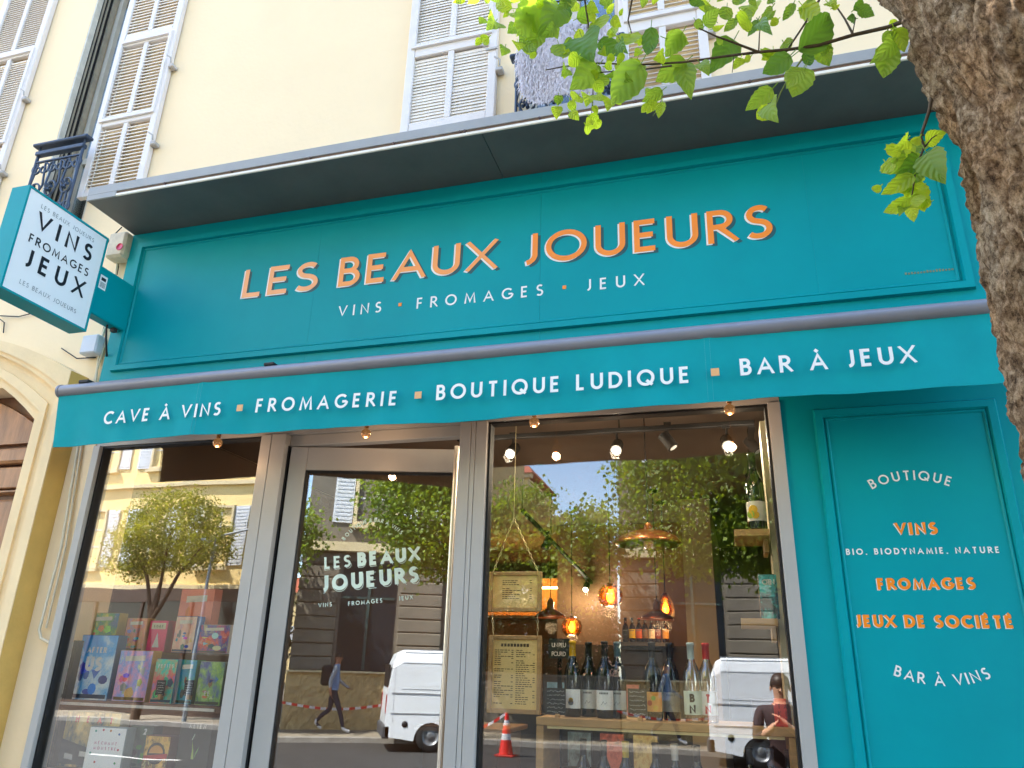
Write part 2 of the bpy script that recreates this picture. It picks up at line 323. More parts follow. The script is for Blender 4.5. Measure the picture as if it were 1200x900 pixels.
# folded inner leaves seen edge-on at the left window
for ya,yb,xp,mt_ in ((.052,.10,.012,'w'),(.103,.112,.004,'b'),(.115,.128,.010,'g'),(.131,.146,.004,'b'),(.149,.162,.010,'g'),(.165,.188,.004,'b'),(.191,.232,.016,'g')):
    m=MB(); m.box(-4.7395,-4.7395+xp,ya,yb,4.47,7.13); obj('shutter_guide',m,{'w':mat('aged_white_paint',(226,222,208),.6,var=.12,vs=9),'b':dark,'g':mat('aged_grey_paint',(176,168,150),.6,var=.12,vs=9)}[mt_],B)  # dark strips paint in the shaded gaps between the leaves
SLATS=[0]; SL_MESH={}
def shutter(x0,x1,z0,z1,secs,y=WY-.004,stay=True,pitch=.0245,sy=.0035,sz=.0135):
    th=.042; yf=y-th
    m=MB(); st=.055
    m.box(x0,x0+st,yf,y,z0,z1,bev=.004); m.box(x1-st,x1,yf,y,z0,z1,bev=.004)
    mid=(x0+x1)/2; zc=z0
    for i,(a,b) in enumerate(secs):
        m.box(x0+st+.0005,x1-st-.0005,yf+.003,y-.003,zc,a,bev=.004)
        m.box(mid-.02,mid+.02,yf+.004,y-.003,a+.0005,b-.0005,bev=.003); zc=b
        if i==1:   # flap border proud of the leaf
            m.frame(x0+.03,x1-.03,a-.055,b+.05,.032,yf-.012,yf+.001,bev=.004)
    m.box(x0+st+.0005,x1-st-.0005,yf+.003,y-.003,zc,z1,bev=.004)
    sh=obj('shutter',m,lilac,B)
    stuff=MB()
    for (a,b) in secs:
        n=int((b-a-.01)/pitch)
        for (l,r_) in ((x0+st+.001,mid-.021),(mid+.021,x1-st-.001)):
            for k in range(n):
                zc=a+.012+k*pitch; key=(round(r_-l,3),sy)
                if key not in SL_MESH:
                    q=MB(); wv=r_-l; t=.0035 if sy<.01 else .009
                    # tilted blade: outer edge low
                    q.add([(0,-sy,-sz),(wv,-sy,-sz),(wv,-sy,-sz+t),(0,-sy,-sz+t),(0,sy,sz),(wv,sy,sz),(wv,sy,sz+t),(0,sy,sz+t)],
                          [(0,1,2,3),(4,7,6,5),(0,4,5,1),(3,2,6,7),(0,3,7,4),(1,5,6,2)])
                    SL_MESH[key]=mesh('slat',q,lilac_slat)
                if SLATS[0]<298:
                    o=bpy.data.objects.new('slat',SL_MESH[key]); COL.objects.link(o); o.parent=sh; o.location=(l,(yf+y)/2+random.uniform(-.001,.001),zc); o.rotation_euler.x=random.uniform(-.06,.06)
                    SLATS[0]+=1
                else: 
                    stuff.box(l,r_,(yf+y)/2-sy-.003,(yf+y)/2-sy,zc-sz,zc-sz+.004); stuff.add([(l,(yf+y)/2-sy+.001,zc-sz+.003),(r_,(yf+y)/2-sy+.001,zc-sz+.003),(r_,(yf+y)/2+sy,zc+sz),(l,(yf+y)/2+sy,zc+sz)],[(0,1,2,3)])
    if stuff.v: obj('slats',stuff,lilac_slat,sh,kind='stuff')
    m=MB()
    for zz in (z0+.35,z0+1.05):
        m.box(x1+.002,x1+.045,yf-.01,WY-.002,zz,zz+.03,bev=.005); m.tube([(x1+.03,yf-.015,zz+.03),(x1+.035,yf-.03,zz+.06),(x1+.0,yf-.035,zz+.085)],.006,6)
    obj('shutter_stay',m,mat('stay_metal',(190,185,180),.5,var=.1),sh)
    return sh
shutter(-4.33,-3.78,4.66,7.16,[(4.72,5.27),(5.36,6.03),(6.15,7.08)],pitch=.031,sy=.011,sz=.0075)
shutter(-1.83,-1.21,4.72,7.16,[(4.79,5.32),(5.44,6.02),(6.12,7.08)])
shutter(-.44,.07,4.69,7.16,[(4.74,5.17),(5.30,5.92),(6.02,7.08)],stay=False,pitch=.031,sy=.011,sz=.0075)
shutter(-5.75,-5.165,4.66,7.16,[(4.75,5.32),(5.36,6.20),(6.30,7.08)])
m=MB(); m.lathe([(.012,-.003),(.016,0),(.012,.003)],(0,0,0),12); 
ring=MB(); c=at(569,51,WY-.06); ring.tube([(c.x+.022*math.cos(a),c.y,c.z+.022*math.sin(a)) for a in [2*math.pi*i/14 for i in range(15)]],.004,6); ring.box(c.x+.0,c.x+.08,c.y+.004,c.y+.014,c.z-.05,c.z-.035)
obj('ring_pull',ring,mat('stay_metal',(190,185,180)),B)
# balcony railings
def scroll(c,r0,turns,a0,sgn=1,n=26,y=0):
    out=[]
    for i in range(n+1):
        t=i/n; r=r0*(1-.82*t); a=a0+sgn*turns*2*math.pi*t; out.append((c[0]+r*math.cos(a),y,c[1]+r*math.sin(a)))
    return out
def railing(x0,x1,z0,z1,y):
    m=MB(); m.box(x0-.03,x1+.03,y-.035,y+.035,z1-.028,z1,bev=.008); m.box(x0,x1,y-.022,y+.022,z1-.10,z1-.065,bev=.005); m.box(x0,x1,y-.012,y+.012,z0,z0+.025)
    r=obj('railing',m,iron,B)
    m=MB(); 
    for xx in (x0+.012,x1-.012): m.tube([(xx,y,z0+.03),(xx,y,z1-.101)],.011,6)
    for xx in (x0+.012,x1-.012): m.tube([(xx,y,z1-.066),(xx,y,z1-.028)],.008,6)
    zt=z1-.15; m.box(x0+.02,x1-.02,y-.009,y+.009,zt-.01,zt)
    w=(x1-x0)
    nn=max(3,int(w/.14)); cw=w/nn
    for i in range(nn):
        cx=x0+cw*(i+.5); cz=(z0+zt)/2
        for s in (-1,1):
            m.tube(scroll((cx+s*cw*.22,zt-.07),.05,1.3,math.pi/2,-s,y=y),.0075,6)
            m.tube(scroll((cx+s*cw*.2,z0+.1),.055,1.3,-math.pi/2,s,y=y),.0075,6)
            m.tube([(cx+s*cw*.22,y,zt-.02),(cx+s*cw*.42,y,cz+.05),(cx+s*cw*.12,y,cz-.05),(cx+s*cw*.2,y,z0+.045)],.0075,6)
        m.tube([(cx+.045*math.cos(a),y-.002,cz+.01+.06*math.sin(a)) for a in [2*math.pi*k/16 for k in range(17)]],.0075,6)
        for k in range(5):
            a=2*math.pi*k/5; m.tube([(cx,y-.012,cz+.01),(cx+.03*math.cos(a),y-.02,cz+.01+.035*math.sin(a))],[.006,.013],6)
    obj('scrollwork',m,iron,r)
railing(-4.68,-4.25,4.42,5.10,-.10)
railing(-1.05,-.42,4.42,5.05,-.10)
# arched doorway at the left
def arch_pts(x0,x1,zs_,zt,n=20):   # segmental arch from left springing to right
    out=[]
    for i in range(n+1):
        t=i/n; x=x0+(x1-x0)*t; out.append((x,zs_+(zt-zs_)*(1-(2*t-1)**2)))
    return out
dx0,dx1=-6.25,-4.14
def arch_ring(mb,off0,off1,y0,y1,ztop0,ztop1,zs0,zs1):
    a=arch_pts(dx0-off0,dx1+off0,zs0,ztop0); b=arch_pts(dx0-off1,dx1+off1,zs1,ztop1)
    a=[(a[0][0],0)]+a+[(a[-1][0],0)]; b=[(b[0][0],0)]+b+[(b[-1][0],0)]
    n=len(a); vs=[(x,y0,z) for x,z in a]+[(x,y0,z) for x,z in b]+[(x,y1,z) for x,z in a]+[(x,y1,z) for x,z in b]
    fs=[]
    for i in range(n-1): fs+=[(i,i+1,n+i+1,n+i),(i,i+1,2*n+i+1,2*n+i),(n+i,n+i+1,3*n+i+1,3*n+i)]
    mb.add(vs,fs)
m=MB()
arch_ring(m,0.0,.05,-.03,.3,3.42,3.46,2.98,3.02)
arch_ring(m,.05,.10,-.055,.3,3.46,3.50,3.02,3.07)
arch_ring(m,.10,.175,-.04,.3,3.50,3.555,3.07,3.14)
arch_ring(m,.175,.20,-.075,.3,3.555,3.575,3.14,3.17)
arch_ring(m,.20,.262,-.09,.3,3.575,3.62,3.17,3.262)
SR=obj('door_surround',m,cream2,B)
m=MB(); m.box(dx1+.263,dx1+.267,-.085,.049,0,3.26); obj('ochre_return',m,ochre,B,'ochre painted side return of the door surround')  # side face in a deeper ochre than the surround's front
# corner block where the surround's cap turns
woodd=mat('door_wood',(190,138,94),.5,var=.22,vs=3,bump=.15,bs=30,stretch=(6,6,1))
woodk=mat('door_wood_dark',(120,76,50),.5,var=.2,vs=3,stretch=(6,6,1))
m=MB(); a=arch_pts(dx0,dx1,2.98,3.42); m.prism([(x,z) for x,z in a]+[(dx1,0),(dx0,0)],.22,.28); D0=obj('wooden_door',m,woodk,B,'brown panelled double door under the arch')
m=MB(); 
lf=-5.195
for (a0_,a1_) in ((dx0+.05,lf-.02),(lf+.02,dx1-.03)):
    # stiles and rails
    m.box(a0_,a0_+.13,.17,.219,0,2.72,bev=.006); m.box(a1_-.13,a1_,.17,.219,0,2.72,bev=.006)
    for z0_,z1_ in ((0,.2),(.95,1.08),(1.98,2.12),(2.6,2.74)): m.box(a0_+.131,a1_-.131,.172,.219,z0_,z1_,bev=.006)
m.box(dx0+.02,dx1-.02,.14,.219,2.76,2.86,bev=.015)
obj('door_frame',m,woodd,D0)
for (a0_,a1_) in ((dx0+.05,lf-.02),(lf+.02,dx1-.03)):
    for z0_,z1_ in ((.2,.95),(1.08,1.98),(2.12,2.6)):
        m=MB(); m.frame(a0_+.135,a1_-.135,z0_+.005,z1_-.005,.035,.165,.215,bev=.012); m.box(a0_+.2,a1_-.2,.185,.219,z0_+.07,z1_-.07,bev=.015); obj('panel',m,woodd,D0)
m=MB(); a=arch_pts(dx0+.12,dx1-.12,2.95,3.28,16); m.prism([(x,z) for x,z in a]+[(dx1-.12,2.9),(dx0+.12,2.9)],.18,.219); obj('arched_panel',m,woodd,D0)
# pipes and cables beside the shopfront (parts of the building)
pipe=mat('pipe_cream',(226,214,186),.55,var=.06,vs=10)
cabl=mat('cable_black',(40,36,34),.6,var=.1)
m=MB(); P=[(102,450),(92,520),(72,640),(46,738),(48,748),(57,753),(66,752)]
m.tube([at(a,b,.02) for a,b in P],.0085,8); obj('conduit',m,pipe,B)
m=MB(); m.tube([at(a+4,b,.03) for a,b in [(120,400),(105,450),(92,520),(73,640),(50,736)]],.006,8); m.tube([at(a,b,.03) for a,b in [(139,300),(128,370),(118,400),(112,448)]],.008,8); obj('conduit',m,pipe,B)
m=MB()
for P in ([(0,370),(22,371),(42,366)],[(72,408),(90,420),(112,419)],[(125,286),(133,276),(143,266)],[(138,300),(139,312),(137,322)],[(140,301),(146,303),(152,299)],[(0,374),(5,378),(4,390)],[(122,383),(119,395),(116,410)]):
    m.tube([at(a,b,.035) for a,b in P],.004,6)
obj('cable',m,cabl,B)
# ================================================================ alarm siren and junction box
t=thing('alarm_siren','small cream alarm siren with a red dot, left of the teal signboard','alarm',at(146,295,.05))
m=MB(); c=at(145,290,0); m.box(c.x-.085,c.x+.06,-.06,.048,c.z-.10,c.z+.09,bev=.015); obj('housing',m,mat('old_plastic',(222,208,180),.6,var=.12,vs=12),t)
m=MB(); c=at(140,289,-.0625); m.lathe([(0,0),(.026,0),(.026,.003)],(0,0,0),18); m.v=[(c.x-.0+v[0],-.0605-v[2],c.z+v[1]) for v in m.v]; obj('red_dot',m,mat('red_plastic',(225,50,90),.4),t)
o=MB(); c=at(108,404,0); o.box(c.x-.065,c.x+.065,-.03,.047,c.z-.07,c.z+.06,bev=.01)
o=obj('junction_box',o,mat('box_plastic',(205,210,220),.5,var=.04)); tag(o,'small pale grey junction box on the wall under the blade sign','junction box')
# ================================================================ CANOPY
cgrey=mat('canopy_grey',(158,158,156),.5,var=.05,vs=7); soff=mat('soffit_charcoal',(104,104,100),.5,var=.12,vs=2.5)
C0=thing('canopy','flat grey metal canopy with a dark underside over the teal signboard','canopy',(-1.2,-.2,4.27))
cx0,cx1,cyo=-3.73,1.45,-.41
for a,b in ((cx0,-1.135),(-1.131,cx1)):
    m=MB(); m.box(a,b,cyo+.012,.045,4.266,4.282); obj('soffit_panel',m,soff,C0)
m=MB(); m.box(cx0-.001,cx1,cyo,cyo+.011,4.300,4.362,bev=.002); m.box(cx0,cx0+.22,cyo,cyo+.011,4.264,4.2995); obj('fascia',m,cgrey,C0)
m=MB(); m.box(cx0+.221,cx1,cyo+.006,cyo+.011,4.284,4.299); obj('shadow_gap',m,mat('brown_gap',(112,84,62),.7),C0)
m=MB(); m.box(cx0+.221,cx1,cyo-.001,cyo+.011,4.263,4.283,bev=.003); obj('edge_strip',m,mat('strip_cream',(240,232,216),.4,var=.04),C0)
m=MB(); m.box(cx0,cx1,cyo+.012,.045,4.29,4.34); obj('top_deck',m,cgrey,C0)
m=MB()
for px,py in ((192,218),(270,205),(362,193),(460,178),(538,163),(544,162),(632,147),(745,126),(880,106)):
    c=at(px,py,cyo-.003); m.tube([(c.x,cyo-.006,4.292),(c.x,cyo+.004,4.292)],.007,8)
obj('bolts',m,mat('brown_bolt',(90,62,48),.5),C0)
# ================================================================ SIGNBOARD
teal=mat('teal_paint',(0,152,160),.42,spec=.14,var=.05,vs=1.1,bump=.02,bs=8,col2=(0,143,152))
SB=thing('signboard','long teal painted signboard with orange lettering below the canopy','signboard',(-1.2,.03,3.2))
sx0,sx1,sz0,sz1=-3.735,1.32,3.15,4.262
m=MB()
for a,b in ((sx0,-2.29),(-2.289,-.905),(-.904,.48),(.4803,sx1)): m.box(a,b,.0,.048,sz0,sz1)
obj('board',m,teal,SB)
m=MB(); m.frame(-3.655,1.137,3.262,4.182,.045,-.022,-.0003,bev=.006); m.frame(-3.612,1.085,3.305,4.139,.018,-.009,-.0006,bev=.007); obj('moulding',m,teal,SB)
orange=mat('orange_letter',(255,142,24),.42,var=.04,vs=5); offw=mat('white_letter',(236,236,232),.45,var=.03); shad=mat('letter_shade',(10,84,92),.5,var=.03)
def word(lines,name_parent,mt,y,dx=0,dy=0,nm='lettering',label=None,**k):
    m=MB()
    for s,pa,pb,h,w in lines: text(m,s,(pa[0],y,pa[1]),(pb[0],y,pb[1]),h,w,dx=dx,dy=dy,**k)
    return obj(nm,m,mt,name_parent,label)
def pw(s,xa,xb,base): 
    return (s,(at(xa,base).x,3.678-.006*(at(xa,base).x+2.783)),(at(xb,base).x,3.678-.006*(at(xb,base).x+2.783)),.194,.155)
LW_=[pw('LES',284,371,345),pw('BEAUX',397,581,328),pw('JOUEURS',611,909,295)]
glare_orange=mat('glare_orange_letter',(255,176,118),.42,var=.04,vs=5); glare_orange2=mat('glare_orange_letter2',(255,162,84),.42,var=.04,vs=5)  # camera glare over the left words, painted in as paler orange
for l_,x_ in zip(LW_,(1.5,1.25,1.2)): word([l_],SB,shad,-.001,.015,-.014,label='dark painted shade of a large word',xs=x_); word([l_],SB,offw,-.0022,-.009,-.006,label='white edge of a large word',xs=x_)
for l_,m_,n_,x_ in ((LW_[0],glare_orange,'large peach word LES',1.5),(LW_[1],glare_orange2,'large peach word BEAUX',1.25),(LW_[2],orange,'large orange word JOUEURS',1.2)): word([l_],SB,m_,-.0034,label=n_,xs=x_)
L2=[('VINS',(-2.108,3.478),(-1.835,3.478),.068,.15),('FROMAGES',(-1.618,3.474),(-.885,3.472),.068,.15),('JEUX',(-.655,3.470),(-.349,3.468),.068,.15)]
word(L2,SB,offw,-.0012,label='small white letters VINS, FROMAGES, JEUX')
for q_ in ((-1.72,0,3.512),(-.77,0,3.506)): m=MB(); square(m,q_,.02,-.0025); obj('square_dot',m,orange,SB)
m=MB(); c=at(1085,325,0)
for k in range(16): m.box(.86+k*.013,.868+k*.013,-.0012,-.0004,3.372,3.372+random.uniform(.008,.014))
obj('maker_mark',m,mat('faint_ochre',(120,140,110),.6),SB)
# header hidden by awning
# ================================================================ SHOPFRONT
alu=mat('grey_aluminium',(172,169,163),.42,metal=.0,var=.03,vs=5,bump=.0)
blackg=mat('black_gasket',(16,16,17),.6)
SF=thing('shopfront','shopfront of grey framed windows, a glass door and a teal side panel under the awning','shopfront',(-1.2,.03,0))
gw=glass_mat('shop_glass',.075,(.97,.98,.97),wave=.0003,ws=2.3)
gwL=glass_mat('shop_glass_left',.12,(.98,.98,.97),wave=.0006,ws=2.4)
gd=glass_mat('door_glass',.125,(.93,.95,.92),wave=.0003,ws=1.6)
GY=.03; ZT=2.782
m=MB(); m.box(-3.64,.245,.0,.09,ZT+.001,3.147); obj('header',m,alu,SF)
def post(x0,x1,grooves=(),y0=-.02):
    m=MB(); e=[x0]+list(grooves)+[x1]
    for a,b in zip(e[:-1],e[1:]): m.box(a+(.0015 if a!=x0 else 0),b-(.0015 if b!=x1 else 0),y0,.10,0,ZT,bev=.002)
    m.box(x0+.002,x1-.002,y0+.008,.099,.001,ZT-.001)
    return obj('post',m,alu,SF)
post(-3.64,-3.592); post(-2.487,-2.331,(-2.42,)); post(-1.311,-1.166,(-1.25,-1.225)); post(.192,.247)
m=MB(); m.box(-3.592,-2.487,-.012,.095,.0,.35); m.box(-1.166,.192,-.012,.095,0,.35); obj('stall_riser',m,alu,SF)
def window(x0,x1,z0,z1,gm):
    m=MB(); m.frame(x0+.0005,x1-.0005,z0+.0005,z1-.0005,.014,.005,.06,bev=.002); w=obj('window_frame',m,blackg,SF)
    m=MB(); m.box(x0+.012,x1-.012,GY,GY+.008,z0+.012,z1-.012); obj('pane',m,gm,w)
window(-3.592,-2.487,.35,ZT,gwL); window(-1.166,.192,.35,ZT,gw)
# cream window-frame liner seen inside the right window
m=MB(); m.box(.160,.189,.20,.40,.36,ZT-.02); obj('reveal_liner',m,mat('liner_cream',(196,184,150),.6,var=.06,vs=3),SF)
# door leaf (hinged left, open inwards about 14 degrees)
PHI=R(14.3); hx,hy=-2.318,.045; LW=.950
DM=Matrix.Translation((hx,hy,0))@Matrix.Rotation(PHI,4,'Z')
def tdoor(mb): mb.v=[tuple(DM@Vector(p)) for p in mb.v]; return mb
m=MB(); z0,z1=.02,2.715
st=.095
m.box(0,st,-.03,.03,z0,z1,bev=.003); m.box(LW-.035,LW,-.03,.03,z0,z1,bev=.003); m.box(st+.0005,LW-.0355,-.029,.029,z1-.13,z1,bev=.003); m.box(st+.0005,LW-.0355,-.029,.029,z0,z0+.2,bev=.003)
DR=obj('glass_door',tdoor(m),alu,SF,'grey framed glass door standing slightly open')
m=MB(); m.frame(st,LW-.035,z0+.2,z1-.13,.01,-.031,.0,bev=.002); obj('gasket',tdoor(m),blackg,DR)
m=MB(); m.box(st+.008,LW-.043,-.004,.004,z0+.208,z1-.138); obj('pane',tdoor(m),gd,DR)
m=MB(); m.tube([(LW-.03,-.075,.9),(LW-.03,-.075,2.72)],.014,12)
for zz in (1.0,1.8,2.6): m.tube([(LW-.03,-.062,zz),(LW-.03,-.031,zz)],.008,8)
obj('pull_handle',tdoor(m),mat('handle_steel',(225,215,200),.25,metal=.6,var=.03),DR)
m=MB(); m.box(-2.33,-1.312,.03,.09,2.722,ZT,bev=.003); obj('door_header',m,alu,SF)
m=MB(); m.box(-1.322,-1.3115,.04,.095,0,2.72); m.box(-2.3305,-2.322,.015,.09,0,2.72); obj('door_jamb',m,blackg,SF)
mint=mat('mint_letter',(226,246,234),.5,var=.02)
def dpt(px,py):  # point on the door plane
    d=(px-600)/F_PX*RT+(450-py)/F_PX*UP+FW; n=Vector((-math.sin(PHI),math.cos(PHI),0)); p=Vector((hx,hy,0))-n*.0055
    t=(p-CAM).dot(n)/d.dot(n); return CAM+d*t
dn=(math.sin(PHI),-math.cos(PHI),0)
m=MB()
a=dpt(380,668);b=dpt(411,666);h=(dpt(380,655)-dpt(380,668)).length
def dtext(m,s,A,Bp,hpx,w,**k):
    pa,pb=dpt(*A),dpt(*Bp); k.pop('lev',0)
    h=(dpt(A[0],A[1]-hpx)-dpt(*A)).length; text(m,s,pa,pb,h,w,nrm=dn,**k)
dtext(m,'LES',(380,667),(411,664),14,.19); dtext(m,'BEAUX',(419,664),(492,656.5),16.5,.26); dtext(m,'JOUEURS',(376,694),(491,682),19,.24)
obj('lettering',m,mint,DR,'pale mint letters LES BEAUX JOUEURS')
m=MB()
for (s,A,Bp,hh,w) in (('LES',(380.6,668.4),(412,665.4),14,.03),('BEAUX',(420,665.4),(493,658),16.5,.03),('JOUEURS',(377,695.6),(492,683.6),19,.03)): dtext(m,s,A,Bp,hh,w)
dtext(m,'VINS',(373,712),(389,710.5),5,.17); dtext(m,'FROMAGES',(408,710),(448,706),5,.17); dtext(m,'JEUX',(467,704),(484,702),5,.17)
def arc_up(sag): 
    def f(x,Wd):
        t=x/Wd*2-1; return (sag*(1-t*t), math.atan(-sag*2*t/(Wd/2)))
    return f
dtext(m,'BOUTIQUE & BAR À VINS',(403,634),(470,627),4.5,.17,arcf=arc_up(.085))
obj('lettering',m,mint,DR,'thin white letters and outlines on the door glass')
# teal side panel
m=MB(); m.box(.2475,1.40,.0,.047,0,3.147); SP=obj('side_panel',m,teal,SF,'teal side panel with white and orange lettering')
m=MB(); m.frame(.383,1.119,.30,2.739,.045,-.016,-.0003,bev=.008); m.frame(.428,1.076,.343,2.696,.016,-.008,-.0006,bev=.006); obj('moulding',m,teal,SP)
m=MB(); y=-.0012
text(m,'BOUTIQUE',(.585,y,2.362),(.887,y,2.362),.042,.16,arcf=arc_up(.035))
text(m,'BIO, BIODYNAMIE, NATURE',(.449,y,2.086),(1.022,y,2.086),.026,.2)
text(m,'BAR À VINS',(.564,y,1.615),(.911,y,1.615),.042,.16,arcf=arc_up(-.035))
obj('lettering',m,offw,SP,'white letters on the teal side panel')
for mt,yy,dx,dy in ((offw,-.0012,-.0035,-.0025),(orange,-.0024,0,0)):
    m=MB()
    text(m,'VINS',(.652,yy,2.166),(.812,yy,2.166),.050,.25,dx=dx,dy=dy); text(m,'FROMAGES',(.553,yy,1.943),(.914,yy,1.945),.047,.25,dx=dx,dy=dy)
    text(m,'JEUX DE SOCIÉTÉ',(.449,yy,1.795),(1.022,yy,1.797),.049,.25,dx=dx,dy=dy)
    obj('lettering',m,mt,SP,'orange letters VINS, FROMAGES, JEUX DE SOCIÉTÉ' if mt is orange else 'white edge of the orange panel letters')
# ================================================================ AWNING
AW=thing('awning','teal fabric awning valance with white lettering on a grey roller bar','awning',(-1.2,0,3.0))
AY=-.394
awg=mat('awning_bar_grey',(128,128,136),.4,metal=.15,var=.04)
m=MB(); m.tube([(-3.572,AY+.015,2.994),(1.30,AY+.015,2.998)],.036,20); m.tube([(-3.585,AY+.015,2.994),(-3.572,AY+.015,2.994)],.039,20); obj('front_bar',m,awg,AW)
cloth=mat('awning_cloth',(0,152,158),.75,spec=.2,var=.035,vs=3,bump=.12,bs=420,col2=(0,143,150))
def valz(x,v): return 2.668+(2.968-2.668)*v
m=MB(); nx,nz=240,10; vs=[]
for j in range(nz+1):
    for i in range(nx+1):
        u=i/nx; v=j/nz; xl=-3.537-.04*v; x=xl+(1.30-xl)*u
        y=AY+(1-v)*(.008*math.sin(x*5.1)+.006*math.sin(x*11+2)+.003*math.sin(x*29))+.003*math.sin(x*3)
        for q in (-.05,-2.62,): y+=-.004*math.exp(-((x-q)/.02)**2)
        vs.append((x,y,valz(x,v)+ (1-v)*(.006*math.sin(x*2.2+1)+.003*math.sin(x*6.3))))
m.add(vs,[(j*(nx+1)+i,j*(nx+1)+i+1,(j+1)*(nx+1)+i+1,(j+1)*(nx+1)+i) for j in range(nz) for i in range(nx)],sm=True)
lining=mat('awning_lining',(96,84,72),.85,var=.08,vs=4)
vb=[(x,y+.004,z) for x,y,z in vs]; m.add(vb,[(j*(nx+1)+i,(j+1)*(nx+1)+i,(j+1)*(nx+1)+i+1,j*(nx+1)+i+1) for j in range(nz) for i in range(nx)],mi=1,sm=True)
m.add(vs[:nx+1]+vb[:nx+1],[(i,nx+1+i,nx+2+i,i+1) for i in range(nx)])
VA=obj('valance',m,[cloth,lining],AW)
stit=mat('stitch_thread',(60,160,168),.7)
m=MB()
for q in (-.062,-.04,-2.632,-2.61):
    for k in range(36): z=2.674+k*.008; m.box(q-.0008,q+.0008,AY-.0205,AY-.0195,z,z+.005)
obj('stitching',m,stit,VA)
m=MB(); 
ty=AY-.023
for s,xa,xb,za,zb,h in (('CAVE À VINS',-3.198,-2.467,2.764,2.768,.073),('FROMAGERIE',-2.262,-1.489,2.768,2.752,.073),('BOUTIQUE LUDIQUE',-1.290,-.132,2.762,2.757,.076),('BAR À JEUX',.076,.744,2.772,2.772,.076)):
    text(m,s,(xa,ty,za),(xb,ty,zb),h,.175)
obj('lettering',m,offw,VA,'white letters CAVE À VINS, FROMAGERIE, BOUTIQUE LUDIQUE, BAR À JEUX')
for px,py in ((281,478),(490,463),(838,436)):
    m=MB(); c=at(px,py,ty); square(m,c,.034,ty-.001); obj('square_dot',m,mat('peach_square',(238,180,120),.5),VA)
m=MB(); m.add([(-3.55,AY+.03,3.015),(1.30,AY+.03,3.015),(1.30,-.03,3.142),(-3.55,-.03,3.142),(-3.55,AY+.03,3.008),(1.30,AY+.03,3.008),(1.30,-.03,3.135),(-3.55,-.03,3.135)],[(0,1,2,3),(4,7,6,5),(0,4,5,1),(2,6,7,3),(0,3,7,4),(1,5,6,2)]); obj('awning_roof',m,lining,AW)
m=MB(); m.tube([(-3.5,-.05,3.09),(1.28,-.05,3.09)],.05,16); obj('roller',m,awg,AW)
m=MB()
for x0_,x1_ in ((-3.2,-2.0),(-.9,.3)):
    m.tube([(x0_,-.06,3.03),((x0_+x1_)/2,-.20,2.99)],.016,8); m.tube([((x0_+x1_)/2,-.20,2.99),(x1_,AY+.05,2.985)],.014,8)
obj('folding_arm',m,awg,AW)
m=MB(); c=at(318,430,AY+.02); m.box(c.x-.03,c.x+.03,AY-.01,AY+.05,3.028,3.045,bev=.004); c=at(105,448,AY+.02); m.box(c.x-.05,c.x+.02,AY-.01,AY+.05,3.026,3.045,bev=.004); obj('bar_clip',m,blackg,AW)
# ================================================================ BLADE SIGN
bw=mat('sign_face_white',(248,248,246),.35,var=.01)
BS=thing('blade_sign','teal framed box sign with a white face, black lettering, sticking out from the wall','sign',(-3.66,-.05,3.7))
fx=-3.60; y0_,y1_,zb,ztp=-.880,-.302,3.40,4.035
m=MB(); m.box(fx-.12,fx-.002,y0_,y1_,zb,ztp); BX=obj('box_frame',m,teal,BS)
m=MB(); e=.012
m.box(fx-.0019,fx+.006,y0_,y1_,zb,zb+e);m.box(fx-.0019,fx+.006,y0_,y1_,ztp-e,ztp);m.box(fx-.0019,fx+.006,y0_,y0_+e,zb+e+.0005,ztp-e-.0005);m.box(fx-.0019,fx+.006,y1_-e,y1_,zb+e+.0005,ztp-e-.0005); obj('rim',m,teal,BX)
m=MB(); m.box(fx-.0018,fx+.002,y0_+e+.001,y1_-e-.001,zb+e+.001,ztp-e-.001); FC=obj('face',m,bw,BS)
blk=mat('black_letter',(22,26,34),.5,var=.02); gryl=mat('grey_letter',(150,154,156),.5)
def btext(mb,s,u0,u1,v,h,w):   # u along face 0..1 left(outer)->right(wall)
    yy=lambda u: y0_+(y1_-y0_)*u; zz=zb+(ztp-zb)*v
    text(mb,s,(fx+.0035,yy(u0),zz),(fx+.0035,yy(u1),zz),h,w,nrm=(1,0,0))
m=MB(); btext(m,'VINS',.17,.85,.66,.108,.18); btext(m,'FROMAGES',.14,.86,.51,.052,.16); btext(m,'JEUX',.15,.86,.285,.108,.18); obj('lettering',m,blk,FC,'black letters VINS FROMAGES JEUX')
m=MB(); btext(m,'LES BEAUX JOUEURS',.17,.83,.865,.026,.12); btext(m,'LES BEAUX JOUEURS',.17,.83,.115,.026,.12); obj('lettering',m,gryl,FC,'small grey letters LES BEAUX JOUEURS')
m=MB(); m.box(fx-.09,fx-.012,y1_+.001,-.0005,3.535,3.855,bev=.006); BK=obj('bracket',m,teal,BS)
m=MB(); m.box(fx-.0118,fx-.0105,y1_+.02,y1_+.075,3.71,3.80); obj('sticker',m,bw,BK)
m=MB(); m.box(fx-.0103,fx-.0098,y1_+.03,y1_+.065,3.765,3.785)
for k in range(5): m.box(fx-.0103,fx-.0098,y1_+.028,y1_+.067,3.722+k*.007,3.7245+k*.007)
obj('sticker_print',m,blk,BK)
m=MB(); m.tube([(-3.645,-.12,3.534),(-3.645,-.12,3.505),(-3.65,-.10,3.44),(-3.72,.0,3.38)],.006,8); m.box(-3.66,-3.63,-.08,-.05,3.51,3.534); obj('feed_cable',m,cabl,BS)
